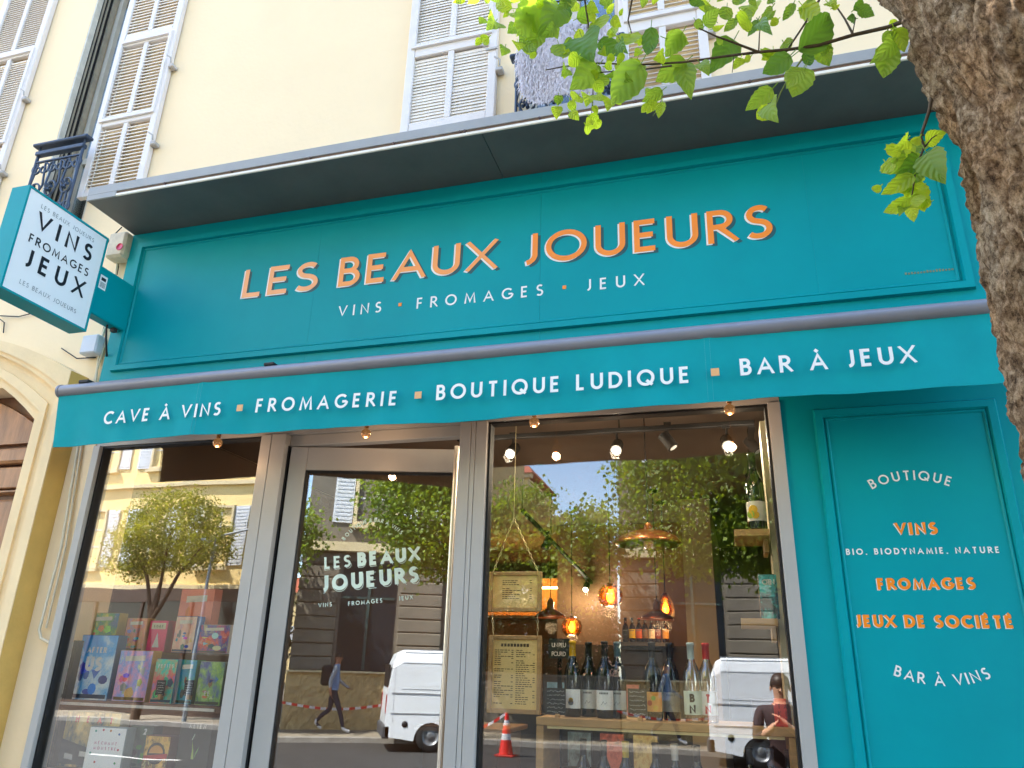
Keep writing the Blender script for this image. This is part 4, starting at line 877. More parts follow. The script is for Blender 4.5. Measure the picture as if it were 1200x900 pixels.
G_(102,146,852,zc_,0.082,[(206,232,232),(216,240,238)],'pale mint game box with pink handwritten title',title=[('MÉCHANT',-.6,.6,.60,.07,.16),('MONSTRE',-.6,.6,.48,.07,.16)],tcol=(200,70,130),scale=20,
   extras=[([(sx*.8+.06*math.cos(a),sz+.03*math.sin(a)) for a in [k*1.05 for k in range(6)]],cc) for sx,sz,cc in ((-.8,.9,(60,170,150)),(-.3,.93,(210,70,90)),(.2,.92,(230,150,60)),(.8,.85,(60,120,190)),(.9,.5,(210,70,90)),(-.9,.4,(60,170,150)),(.85,.2,(70,160,90)),(-.5,.2,(210,90,60)))])
G_(150,178,850,zc_,0.160,[(24,28,30),(40,60,50),(60,90,60)],'dark game box with a large white 2',title=[('2',.2,.75,.80,.14,.26)],scale=10)
G_(168,198,862,zc_,0.082,[(150,60,34),(226,170,70),(60,30,20),(236,206,120)],'gold and red game box with a round burger emblem',scale=16,extras=[([(.7*math.cos(a),.55+.28*math.sin(a)) for a in [k*.4 for k in range(16)]],(40,26,20)),([(.55*math.cos(a),.56+.2*math.sin(a)) for a in [k*.4 for k in range(9)]],(226,160,60)),([(-.9,.36),(.9,.44),(.9,.56),(-.9,.48)],(200,44,40))])
G_(210,248,842,zc_,0.120,[(10,22,20),(14,30,26)],'black ALIEN game box with a thin green arc',title=[('ALIEN',-.45,.6,.83,.07,.2)],scale=6,extras=[([(-.05,.3),(.1,.3),(.02,.45),(-.12,.62),(-.05,.45)],(190,220,120)),([(.1,.3),(.3,.45),(.34,.52),(.2,.42)],(120,190,110)),([(-.12,.62),(.0,.72),(-.02,.74),(-.16,.63)],(220,236,220))])
# ---- back of shop: beer shelf, chalkboard, dark storage
BS2=thing('back_shelf','dark shelf with a row of beer bottles deeper in the shop','shelf',(-.9,3.9,1.86))
zq=at(755,753,4.0).z
m=MB(); m.box(-1.16,-.62,3.9,4.15,zq-.035,zq,bev=.003); obj('board',m,mat('shelf_dark',(60,52,46),.5,var=.1),BS2)
m=MB(); m.box(-1.9,-.47,4.2,4.23,.3,1.84); obj('back_panel',m,mat('storage_dark',(44,34,26),.7,var=.15,vs=4),BS2)
for i in range(3): m=MB(); m.box(-1.9,-.47,3.95,4.199,.35+i*.42,.37+i*.42); obj('board',m,MATS['shelf_dark'],BS2)
for i,px in enumerate((733,741,749,756,764,771,780)):
    bottle((at(px,740,3.98).x,3.98,zq+.001),'brown beer bottle on the back shelf with a '+['black','yellow','orange','brown','cream','dark red','gold'][i]+' label',gbeer,[(30,30,34),(226,190,50),(214,100,50),(120,90,60),(226,206,170),(120,40,30),(200,140,60)][i],[(20,20,20),(20,20,20),(180,60,30),(20,20,20),(40,30,20),(20,20,20),(40,30,30)][i],prof='b',sc=1.0,group='beer bottles on the back shelf')
for i,(x_,z_,cc) in enumerate(((-1.8,.772,(130,90,60)),(-1.5,.772,(60,90,110)),(-1.2,.772,(150,60,40)),(-.9,.772,(180,150,90)),(-1.7,1.192,(60,110,150)),(-1.35,1.192,(190,120,70)),(-1.05,1.192,(110,50,50)),(-.75,1.192,(70,100,70)))):
    game(x_-.11,z_,x_+.11,z_+.3,3.98,[cc,tuple(min(255,v+60) for v in cc),tuple(v//2 for v in cc)],'game box on the dark shelves at the back, '+['brown, lower row','blue grey, lower row','brick red, lower row','straw coloured, lower row','blue, upper row','tan, upper row','maroon, upper row','green, upper row'][i],scale=10,grp='game boxes on the back shelves')
t=thing('chalkboard','small dark chalkboard sign standing behind the wine bottles','chalkboard',at(655,790,1.2)); a=at(643,748,1.2); b=at(667,772,1.2)
m=MB(); m.box(a.x,b.x,1.2,1.215,b.z,a.z); cb=obj('board',m,mat('chalkboard_green',(20,34,34),.7,var=.05),t)
m=MB()
for k in range(2): text(m,['UN PEU','POUR DE'][k][:6],(a.x+.02,1.1985,a.z-.05-k*.05),(b.x-.02,1.1985,a.z-.05-k*.05),.025,.14)
obj('lettering',m,mat('chalk',(225,225,220)),cb)
m=MB(); m.box((a.x+b.x)/2-.012,(a.x+b.x)/2+.012,1.216,1.24,.011,a.z-.02); m.box((a.x+b.x)/2-.12,(a.x+b.x)/2+.12,1.15,1.3,.0105,.03); obj('stand',m,blk_m,t)
t=thing('counter','dark wooden counter deeper in the shop','counter',(-2.0,3.2,0)); m=MB(); m.box(-2.6,-1.95,2.9,3.6,.011,1.1,bev=.01); obj('body',m,mat('counter_wood',(84,56,38),.5,var=.2,vs=4),t); m=MB(); m.box(-2.66,-1.9,2.85,3.65,1.101,1.14,bev=.006); obj('counter_top',m,mat('counter_top',(130,104,78),.4,var=.1),t)
# lit wall shelf behind the door glass
t=thing('lit_shelf','warmly lit wall shelf with glasses seen through the glass door','shelf',(-2.6,5.4,1.8))
m=MB(); 
for k in range(3): m.box(-3.3,-1.95,5.9,6.2,1.35+k*.42,1.38+k*.42)
obj('shelf',m,oak,t); m=MB(); m.box(-3.3,-1.95,6.2,6.23,1.2,2.7); obj('back_panel',m,mat('shelf_back',(170,120,60),.6),t)
m=MB(); m.box(-3.2,-2.05,5.98,6.0,2.55,2.57); obj('light_strip',m,mat('lit_strip',(255,210,140),.5,emit=(255,190,110),es=12),t)
# ================================================================ SHEEPSKIN on the railing
fur=mat('sheepskin',(236,230,236),.9,var=.05,vs=9)
t=thing('sheepskin_rug','shaggy white sheepskin rug hanging over the balcony railing behind the leaves','rug',(-.73,-.15,4.6))
m=MB(); hv=[]; nx,nz=26,34
def skin_pt(u,v):   # u -1..1, v 0 bottom..1 top
    wd=.27*(.80+.28*math.sin(v*math.pi*.9+.35))*(1-.25*max(0,v-.8)/.2)
    ctr=-.735+.02*math.sin(v*4); z0=4.625+.055*u*u+.02*math.cos(u*5); z=z0+(5.19-z0)*v
    return Vector((ctr+u*wd,-.165-.02*math.sin(v*3.1)-.012*math.cos(u*6),z))
for j in range(nz+1):
    for i in range(nx+1): hv.append(skin_pt(i/nx*2-1,j/nz))
fs=[(j*(nx+1)+i,j*(nx+1)+i+1,(j+1)*(nx+1)+i+1,(j+1)*(nx+1)+i) for j in range(nz) for i in range(nx)]
m.add(hv,fs,sm=True); m.add([p+Vector((0,.012,0)) for p in hv],[f[::-1] for f in fs],sm=True); obj('hide',m,fur,t)
m=MB()
for k in range(9000):
    u=random.uniform(-1.0,1.0); v=random.random()**1.0; p=skin_pt(u,v); d=Vector((random.gauss(u*.25,.35),-.35+random.gauss(0,.25),-1)).normalized(); L=random.uniform(.025,.06); s=d.cross(Vector((0,1,0))).normalized()*.0016
    q=p+d*L*.6+Vector((0,-.010,0)); e=p+d*L+Vector((0,-.004,-.008))
    m.add([p-s,p+s,q+s,q-s,e],[(0,1,2,3),(3,2,4)])
obj('fleece',m,fur,t,kind='stuff')
# ================================================================ NEAR TREE
bark=bpy.data.materials.new('bark'); bark.use_nodes=True; n=bark.node_tree; b=n.nodes['Principled BSDF']; b.inputs['Roughness'].default_value=.9; b.inputs['Specular IOR Level'].default_value=.15
tc=n.nodes.new('ShaderNodeTexCoord'); mp=n.nodes.new('ShaderNodeMapping'); mp.inputs['Scale'].default_value=(1,1,.55)
n.links.new(tc.outputs['Object'],mp.inputs[0])
n1=n.nodes.new('ShaderNodeTexNoise'); n1.inputs['Scale'].default_value=70; n1.inputs['Detail'].default_value=12; n1.inputs['Roughness'].default_value=.9; n1.inputs['Lacunarity'].default_value=2.3; n.links.new(mp.outputs[0],n1.inputs[0])
n2=n.nodes.new('ShaderNodeTexNoise'); n2.inputs['Scale'].default_value=9; n2.inputs['Detail'].default_value=4; n.links.new(mp.outputs[0],n2.inputs[0])
r1=n.nodes.new('ShaderNodeValToRGB'); cr=r1.color_ramp; cr.elements[0].position=.42; cr.elements[0].color=(.09,.06,.04,1); cr.elements[1].position=.60; cr.elements[1].color=(.86,.72,.54,1); e=cr.elements.new(.5); e.color=(.52,.38,.24,1)
n.links.new(n1.outputs[0],r1.inputs[0])
mx=n.nodes.new('ShaderNodeMix'); mx.data_type='RGBA'; mx.blend_type='MULTIPLY'; mx.inputs[0].default_value=.75; r2=n.nodes.new('ShaderNodeValToRGB'); r2.color_ramp.elements[0].position=.35; r2.color_ramp.elements[0].color=(1,.72,.46,1); r2.color_ramp.elements[1].position=.65; r2.color_ramp.elements[1].color=(.95,.93,.86,1)
n.links.new(n2.outputs[0],r2.inputs[0]); n.links.new(r1.outputs[0],mx.inputs[6]); n.links.new(r2.outputs[0],mx.inputs[7]); vo=n.nodes.new('ShaderNodeTexVoronoi'); vo.feature='DISTANCE_TO_EDGE'; vo.inputs['Scale'].default_value=24; mp2=n.nodes.new('ShaderNodeMapping'); mp2.inputs['Scale'].default_value=(1,1,.33); nd=n.nodes.new('ShaderNodeTexNoise'); nd.inputs['Scale'].default_value=18; nd.inputs['Detail'].default_value=6
vm=n.nodes.new('ShaderNodeVectorMath'); vm.operation='MULTIPLY_ADD'; vm.inputs[1].default_value=(.10,.10,.10); n.links.new(tc.outputs['Object'],nd.inputs[0]); n.links.new(nd.outputs[1],vm.inputs[0]); n.links.new(tc.outputs['Object'],vm.inputs[2]); n.links.new(vm.outputs[0],mp2.inputs[0]); n.links.new(mp2.outputs[0],vo.inputs[0])
r3=n.nodes.new('ShaderNodeValToRGB'); r3.color_ramp.elements[0].position=0; r3.color_ramp.elements[0].color=(.35,.28,.22,1); r3.color_ramp.elements[1].position=.16; n.links.new(vo.outputs[0],r3.inputs[0])
mx3=n.nodes.new('ShaderNodeMix'); mx3.data_type='RGBA'; mx3.blend_type='MULTIPLY'; mx3.inputs[0].default_value=.8; n.links.new(mx.outputs[2],mx3.inputs[6]); n.links.new(r3.outputs[0],mx3.inputs[7])
n.links.new(mx3.outputs[2],b.inputs['Base Color'])
bp=n.nodes.new('ShaderNodeBump'); bp.inputs['Strength'].default_value=1; bp.inputs['Distance'].default_value=.012; n.links.new(n1.outputs[0],bp.inputs['Height']); n.links.new(bp.outputs[0],b.inputs['Normal'])
TX,TY=.787,-2.12
NT=thing('lime_tree','big near tree with rough brown bark at the right and bright leafy twigs','tree',(TX+.02,TY,0))
def tcx(z):
    x=TX+.012*math.sin(z*2.3); r=.283+.05*math.exp(-max(z,0)/.25)
    if z>2.35: k=(z-2.35); x-=.20*k*k*.85; r+=.03*k
    if z>3.2: r-=.10*(z-3.2)
    return x,r
nz_,na=900,420; z0_,z1_=0.0,3.9
zz=np.concatenate([np.linspace(0,1.5,120,endpoint=False),np.linspace(1.5,3.9,560)]); na=380
vs=[]
for z in zz:
    x,r=tcx(z)
    for k in range(na):
        a=2*math.pi*k/na; ca,sa=math.cos(a),math.sin(a)
        p=Vector((ca*.28*16,sa*.28*16,z*3.4)); w=noise.noise(Vector((ca*2,sa*2,z*2.2)))*1.4; p.x+=w; p.y+=w
        f=abs(noise.noise(p)); f2=abs(noise.noise(p*2.7+Vector((5,1,z*3)))); f3=noise.noise(p*7)
        d=-.016+.062*min(f,.32)+.030*min(f2,.35)+.008*f3+.006*noise.noise(p*15)+.012*noise.noise(Vector((ca*1.5,sa*1.5,z*1.2)))
        vs.append((x+(r+d)*ca,TY+(r+d)*sa,z))
NZ=len(zz)
fs=[(j*na+k,j*na+(k+1)%na,(j+1)*na+(k+1)%na,(j+1)*na+k) for j in range(NZ-1) for k in range(na)]
m=MB(); m.add(vs,fs,sm=True); m.add(vs[-na:],[tuple(range(na))]); TK=obj('trunk',m,bark,NT)
m=MB(); x0_,_=tcx(3.85)
def limb(pts,rs): m.tube(pts,rs,12)
limb([(x0_,TY,3.7),(x0_-.2,TY-.1,4.3),(x0_-.4,TY-1.0,5.0),(x0_-.5,-4.4,5.6),(x0_-.4,-6.2,5.8)],[.22,.19,.14,.1,.05])
limb([(x0_,TY,3.7),(x0_+.4,TY-.3,4.4),(x0_+.8,TY-1.6,5.2),(x0_+.6,-5.2,5.7),(x0_+.3,-7.2,5.9)],[.22,.17,.12,.09,.05])
limb([(x0_+.3,TY-.2,4.2),(x0_+1.2,TY-.2,5.2),(x0_+2.4,TY-.9,6.2),(x0_+3.0,-4.0,6.8)],[.14,.12,.08,.04])
limb([(x0_+.7,-4.4,5.5),(x0_+.2,-5.4,4.7),(x0_+.1,-6.2,4.0)],[.07,.05,.02])
obj('limb',m,mat('limb_bark',(96,74,54),.9,var=.25,vs=30,bump=.5),NT)
def foliage(mb,cs,n,size,shape=1.0,droop=.3):
    """many small folded leaf faces spread through blobs: cs list of (x,y,z,rx,ry,rz)"""
    vol=[c[3]*c[4]*c[5] for c in cs]; tv=sum(vol)
    V=[];Fc=[]
    for c,v in zip(cs,vol):
        k=int(n*v/tv)
        # clumps
        nc=max(6,k//22)
        for _ in range(nc):
            d=rng.normal(size=3); d/=np.linalg.norm(d); rr=rng.uniform(.35,1.0)**.5
            cc=np.array(c[:3])+d*rr*np.array(c[3:])
            for q in range(max(1,k//nc)):
                p=cc+rng.normal(size=3)*size*2.1*np.array([1,1,.7])
                t_=rng.normal(size=3); t_[2]-=droop*2; t_/=np.linalg.norm(t_); s=np.cross(t_,rng.normal(size=3)); s/=np.linalg.norm(s)+1e-9
                L=size*rng.uniform(.7,1.25); w=L*.42; nn=np.cross(t_,s)*L*.12
                b_=len(V); V+= [tuple(p),tuple(p+t_*L*.45+s*w+nn),tuple(p+t_*L),tuple(p+t_*L*.45-s*w+nn)]; Fc+=[(b_,b_+1,b_+2),(b_,b_+2,b_+3)]
    mb.add(V,Fc)
lfm=leaf_mat('crown_leaf',(.045,.10,.012),(.12,.20,.02),.5,vs=1.5)
m=MB(); foliage(m,[(1.6,-5.6,5.4,1.7,1.5,1.2),(3.0,-5.2,5.9,1.6,1.4,1.2),(.6,-6.0,6.2,1.3,1.4,1.0),(2.4,-4.9,7.2,2.0,1.2,1.2)],9000,.11)
keep=MB(); 
for q in range(0,len(m.v),4):
    if m.v[q][1]<-3.95 or m.v[q][2]>5.6 and m.v[q][1]<-3.0: keep.add(m.v[q:q+4],[(0,1,2),(0,2,3)])
obj('foliage',keep,lfm,NT,kind='stuff')
# twigs
twig=mat('twig_bark',(88,70,46),.8,var=.25,vs=60); twigg=mat('green_twig',(120,130,60),.7,var=.1)
TW=MB()
def tw(pts,r0,r1,Y=-2.05,mi=0):
    P=[at(a,b,Y+(c if c is not None else 0)) for a,b,c in [(p[0],p[1],p[2] if len(p)>2 else 0) for p in pts]]
    k=len(P); TW.tube(P,[r0+(r1-r0)*i/(k-1) for i in range(k)],7,mi)
tw([(1090,16,-.06),(1062,24,-.02),(1040,32),(1000,41),(960,53),(925,58),(889,61),(850,66,.02),(800,73,.03),(750,76,.05),(700,74,.06),(660,78,.07),(640,82,.07)],.0052,.0014)
tw([(889,61),(860,50,-.03),(838,42,-.05),(819,33,-.06)],.0032,.0015); tw([(1000,41),(990,22,.02),(975,0,.04)],.003,.0016); tw([(999,39),(1003,20)],.0015,.001)
tw([(960,0,.05),(945,25,.03),(919,64,0)],.003,.002); tw([(685,-2,.02),(689,25,.03),(692,46,.05)],.003,.0014); tw([(741,-2,0),(736,24,.02),(741,42,.03)],.0025,.0012)
tw([(787,77,0),(750,82,.02),(715,84,.03),(672,88,.04)],.0025,.001); tw([(695,104,.05),(694,128,.05),(692,142,.05)],.0018,.001)
tw([(1096,92,.0),(1092,112),(1089,130),(1083,148),(1079,160),(1083,172),(1077,188),(1072,205),(1070,222),(1067,238)],.0042,.0012)
tw([(1083,158),(1072,162),(1062,164)],.0018,.001); tw([(1084,172),(1092,162),(1098,158)],.0018,.001)
tw([(940,69),(925,90),(915,108),(908,125),(903,135)],.0022,.001,mi=1); tw([(889,62),(890,40),(892,25)],.0018,.001); tw([(860,66),(858,85)],.001,.0008); tw([(1040,32),(1042,50),(1046,58)],.0015,.001,mi=1)
tw([(776,112,.02),(773,125,.02),(765,136,.02)],.0015,.001,mi=1)
tw([(640,0,0),(640,10,0)],.002,.001); tw([(600,-4,0),(640,3,0),(690,-1,0)],.003,.002)
obj('branch',TW,[twig,twigg],NT)
leafm=leaf_mat('lime_leaf',(.20,.32,.055),(.29,.41,.085),.55,vs=6)
leafy=leaf_mat('young_lime_leaf',(.34,.46,.05),(.42,.52,.07),.6,vs=8)
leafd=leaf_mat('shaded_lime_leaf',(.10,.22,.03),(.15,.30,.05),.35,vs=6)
def leaf(bx,by,tx,ty,wr=.75,mt=None,dy=0,roll=None,curl=.2):
    Y=-2.05+dy
    p=at(bx,by,Y+random.uniform(-.015,.015)); q=at(tx,ty,Y+random.uniform(-.03,.03))
    L=(q-p).length; X=(q-p)/L; view=(CAM-p).normalized(); N=(view-X*view.dot(X)).normalized()
    roll=random.uniform(-.5,.5) if roll is None else roll
    Sd=X.cross(N).normalized(); Sd=(Matrix.Rotation(roll,3,X)@Sd); N=Sd.cross(X)
    if N.dot(view)<0: N=-N
    n=13; vs=[]; cu=random.uniform(.4,1)*curl*random.choice((-1,1)); fold=random.uniform(.1,.45)
    rows=[]
    for i in range(n):
        t=i/(n-1); w=.5*wr*1.12*(math.sin(math.pi*min(1,t**.66))**.9)*(1-.18*t)
        if i==0: w=.06*wr
        if i==n-1: w=0
        ser=1+(.06 if i%2 else -.05)
        base=X*(t*L)+N*(cu*L*math.sin(t*math.pi)*1.0)
        if i==0 or i==n-1: ww=w
        else: ww=w*ser
        bk=-.06*L*math.sin(min(1,ww*2)*1.3) if i<3 else 0
        row=[]
        for s_,k in ((-1,1),(-1,.5),(0,0),(1,.5),(1,1)):
            off=Sd*(s_*k*ww*L)+N*(fold*k*ww*L*(1+.25*math.sin(i*2.1+s_)))+X*((bk if k==1 else bk*.3) if i<3 else (.02*L if k==1 and i<n-2 else 0))
            row.append(p+base+off)
        rows.append(row); vs+=row
    m=MB(); m.add(vs,[(i*5+k,i*5+k+1,(i+1)*5+k+1,(i+1)*5+k) for i in range(n-1) for k in range(4)],sm=True)
    nf=len(m.f)
    m.tube([p-X*L*.22+Vector((0,0,L*.06)),p,p+X*L*.1],.0011,4)
    me=mesh('leaf',m,mt or leafm); uv=me.uv_layers.new(name='UVMap'); us=[-1,-.5,0,.5,1]
    for pi,pl in enumerate(me.polygons):
        for li in pl.loop_indices:
            vi=me.loops[li].vertex_index
            uv.data[li].uv=((us[vi%5],(vi//5)/12*4) if pi<nf else (.5,.3))
    return obj('leaf',me,None,NT)
D_,Y_,M_=leafd,leafy,leafm
LV=[(640,2,601,48,.75,M_),(655,6,626,50,.7,M_),(622,12,598,34,.8,Y_),(612,26,604,46,.7,Y_),(634,30,618,66,.8,M_),(650,30,630,46,.7,M_),(600,10,578,2,.6,Y_),(596,14,588,22,.7,Y_),(658,0,676,-4,.8,D_),
(668,10,646,22,.9,D_),(676,22,700,4,.8,M_),(690,4,704,17,.9,Y_),(712,16,721,1,.6,Y_),(726,18,731,8,.7,Y_),(700,22,704,36,.85,Y_),(718,20,730,34,.85,Y_),(620,44,622,62,.9,Y_),(618,40,606,58,.6,M_),
(668,60,661,48,.9,Y_),(664,62,658,70,.7,Y_),(678,66,664,78,.9,Y_),(682,44,698,78,.95,D_),(688,58,676,72,.8,M_),(702,48,736,66,.6,D_),(705,58,712,68,.8,Y_),(727,48,738,66,.5,D_),(718,38,712,46,.8,Y_),(738,40,732,54,.9,Y_),(742,44,758,52,.8,Y_),(752,44,748,56,.7,Y_),
(700,78,662,110,.85,M_),(751,75,711,130,.62,M_),(742,76,700,92,.4,M_),(708,78,718,76,.6,Y_),(704,92,712,102,.8,Y_),(678,112,670,118,.9,Y_),(690,112,686,128,.8,Y_),(668,118,674,134,.8,Y_),(700,110,708,120,.8,Y_),(695,124,700,138,.7,Y_),(692,140,685,150,.8,Y_),(696,142,705,150,.9,Y_),(690,136,704,142,.7,Y_),(686,146,694,152,.6,Y_),
(763,32,758,70,.55,D_),(780,45,812,52,.9,M_),(800,38,776,72,.75,M_),(804,72,762,100,.8,M_),(800,76,812,124,.55,M_),(820,74,833,92,.7,M_),(776,106,748,122,.7,M_),(768,118,756,136,.8,Y_),(776,120,771,142,.7,Y_),(760,122,750,134,.8,Y_),
(826,30,846,6,.75,M_),(838,24,822,3,.7,M_),(852,8,850,26,.7,M_),(815,24,826,38,.8,M_),(808,0,830,6,.6,D_),(835,34,852,28,.5,Y_),(862,22,846,40,.6,M_),(868,14,880,32,.8,M_),(888,24,874,46,.6,D_),(890,26,908,44,.4,D_),
(860,47,826,94,.62,D_),(846,52,838,40,.6,M_),(868,68,858,84,.7,Y_),(872,70,860,80,.6,Y_),(880,66,870,74,.8,Y_),(905,8,888,26,.6,M_),(894,22,912,10,.6,M_),(905,4,900,-4,.8,M_),(930,4,915,28,.5,M_),(936,12,946,8,.7,Y_),(940,6,962,22,.6,Y_),
(926,65,888,90,.6,D_),(905,62,890,72,.7,Y_),(944,80,926,120,.75,M_),(940,82,918,108,.8,M_),(905,104,868,134,.62,M_),(904,120,914,148,.75,M_),(904,126,884,142,.7,Y_),(936,60,978,8,.6,D_),(960,52,974,82,.85,M_),(946,60,950,80,.6,D_),(972,46,962,70,.5,M_),(936,84,916,96,.9,M_),
(1003,22,990,22,.8,D_),(1006,10,1028,20,.9,D_),(1000,12,1012,-4,.7,D_),(970,3,982,12,.8,Y_),(975,10,986,4,.7,Y_),(1046,46,1014,80,.55,M_),(1042,54,1034,98,.70,M_),(1048,34,1062,66,.85,Y_),(1044,36,1032,52,.8,M_),(1050,32,1042,22,.7,Y_),
(1085,166,1114,152,.75,Y_),(1086,180,1112,222,.72,M_),(1082,186,1100,198,.6,M_),(1078,160,1068,170,.8,Y_),(1063,163,1044,176,.8,Y_),(1070,176,1064,188,.6,Y_),(1080,182,1024,206,.5,M_),(1078,188,1042,214,.6,D_),(1070,205,1026,232,.5,Y_),(1076,198,1056,222,.7,M_),(1068,215,1086,254,.75,Y_),(1066,232,1030,252,.6,Y_),(1066,238,1072,264,.7,Y_),(1062,240,1052,256,.6,M_),
(545,-2,528,4,.6,Y_),(560,-6,546,6,.8,Y_),(536,-2,540,5,.8,Y_),(586,-4,570,-2,.8,M_),(668,-2,650,14,.8,M_),(716,-4,700,6,.8,M_),(756,-4,752,12,.8,M_),(770,-6,764,8,.7,Y_),(868,-6,862,8,.7,M_),(880,-4,888,10,.7,M_),(636,-6,616,8,.8,M_),(606,-8,596,6,.8,M_),(690,-8,676,4,.7,D_),(850,-6,838,4,.7,M_),(952,-6,944,6,.7,M_),
(645,22,655,50,.8,M_),(612,52,632,60,.6,M_),(628,60,620,70,.6,Y_),(655,52,664,70,.8,M_),(722,86,746,98,.6,M_),(730,62,722,80,.6,Y_)]
for l in LV: leaf(l[0],l[1],l[0]+(l[2]-l[0])*.86,l[1]+(l[3]-l[1])*.86,l[4]*.88,l[5],dy=random.uniform(-.05,.06))
for mm in (leafm,leafy,leafd):    # side veins from the leaf's own coordinates
    n=mm.node_tree; d=[x for x in n.nodes if x.type=='BSDF_PRINCIPLED'][0]
    tcn=n.nodes.new('ShaderNodeTexCoord'); sx=n.nodes.new('ShaderNodeSeparateXYZ'); n.links.new(tcn.outputs['UV'],sx.inputs[0])
    ab=n.nodes.new('ShaderNodeMath'); ab.operation='ABSOLUTE'; n.links.new(sx.outputs[0],ab.inputs[0])
    s1=n.nodes.new('ShaderNodeMath'); s1.operation='MULTIPLY_ADD'; s1.inputs[1].default_value=-1.1; n.links.new(ab.outputs[0],s1.inputs[0]); n.links.new(sx.outputs[1],s1.inputs[2])
    s2=n.nodes.new('ShaderNodeMath'); s2.operation='MULTIPLY'; s2.inputs[1].default_value=9.5; n.links.new(s1.outputs[0],s2.inputs[0])
    s3=n.nodes.new('ShaderNodeMath'); s3.operation='SINE'; n.links.new(s2.outputs[0],s3.inputs[0])
    bpn=n.nodes.new('ShaderNodeBump'); bpn.inputs['Strength'].default_value=.5; bpn.inputs['Distance'].default_value=.0016; n.links.new(s3.outputs[0],bpn.inputs['Height'])
    n.links.new(bpn.outputs[0],d.inputs['Normal']); tr_=[x for x in n.nodes if x.type=='BSDF_TRANSLUCENT'][0]; n.links.new(bpn.outputs[0],tr_.inputs['Normal'])
for k in range(75):   # small young leaves along the twigs
    px,py=random.choice([(random.uniform(560,700),random.uniform(-5,60)),(random.uniform(640,780),random.uniform(60,145)),(random.uniform(690,960),random.uniform(-5,75)),(random.uniform(1030,1100),random.uniform(160,240))])
    if px<650 and py>75 or 820<px<960 and py>60: continue
    a=random.uniform(-2.6,.6)+math.pi; L=random.uniform(9,17); leaf(px,py,px+L*math.cos(a)*.8,py+abs(L*math.sin(a))*.8+3,.8,random.choice((leafy,leafy,leafm)),dy=random.uniform(-.05,.12))
# ================================================================ OTHER STREET TREES
def street_tree(x,y,h,blobs,n,label,size=.13,kind=0):
    t=thing('street_tree',label,'tree',(x,y,-.12),'trees across the street')
    m=MB(); m.tube([(x+.05*math.sin(k),y+.04*math.cos(k*1.7),-.12+h*k/6) for k in range(7)],[.15,.13,.12,.11,.10,.08,.06],12)
    for bl in blobs: m.tube([(x,y,h*.7),((x+bl[0])/2,(y+bl[1])/2,(h*.75+bl[2])/2+.2),(bl[0],bl[1],bl[2])],[.07,.05,.02],7)
    obj('trunk',m,mat('limb_bark',(96,74,54)),t)
    m=MB(); foliage(m,blobs,n,size); obj('crown',m,leaf_mat('street_leaf_%d'%kind,[(.06,.12,.012),(.10,.17,.02),(.12,.14,.02)][kind],[(.15,.23,.025),(.24,.32,.05),(.30,.30,.05)][kind],.45,vs=1.2),t,kind='stuff')
    return t
street_tree(2.7,-8.4,3.6,[(-.4,-8.1,3.9,1.25,1.2,1.0),(.9,-8.3,3.9,1.3,1.2,1.1),(.2,-8.0,5.0,1.4,1.2,.9),(2.2,-8.4,4.6,1.5,1.4,1.3),(3.8,-8.4,4.7,1.3,1.3,1.2),(1.6,-8.4,5.9,1.7,1.3,.9),(-1.0,-8.2,4.7,.7,.9,.6)],80000,'dense olive green tree mirrored in the upper right of the right window',kind=1,size=.075)
street_tree(-6.6,-15.9,4.0,[(-6.4,-16,4.7,1.5,1.2,1.1),(-5.2,-16,4.6,1.2,1.2,.9),(-4.2,-16,4.0,1.0,1.1,.8),(-7.6,-16,5.2,1.1,1.2,1.2),(-5.4,-16,5.7,.7,.8,.5),(-7.2,-15.8,3.9,1.1,1.1,.7),(-3.6,-16.2,4.9,.8,.9,.8)],34000,'bright green tree at the side street corner, reflected in the middle of the right window',kind=1,size=.12)
street_tree(-16.7,-15.9,3.8,[(-16.6,-15.9,5.3,1.7,1.2,1.3),(-15.4,-15.9,4.9,1.0,1.0,.9),(-17.8,-15.9,4.7,1.0,1.0,.9)],17000,'thin crowned yellow green tree reflected in the left window',kind=2,size=.07)
street_tree(-11.6,-15.9,3.9,[(-11.6,-15.9,5.4,1.4,1.2,1.3),(-12.4,-15.9,4.6,1.0,1.0,.8)],8000,'pale green tree in front of the yellow building, right of the street lamp',kind=1,size=.08)
street_tree(4.4,-15.9,4.0,[(4.2,-15.8,5.4,1.9,1.3,1.5),(2.6,-15.8,4.9,1.3,1.1,1.0),(5.6,-15.8,5.0,1.3,1.2,1.1),(.5,-15.2,9.0,2.4,1.5,.8),(3.4,-15.4,8.4,2.0,1.4,.9)],20000,'dark green tree before the grey stone building',kind=0,size=.09)  # two highest blobs added out of view to shade the stone building
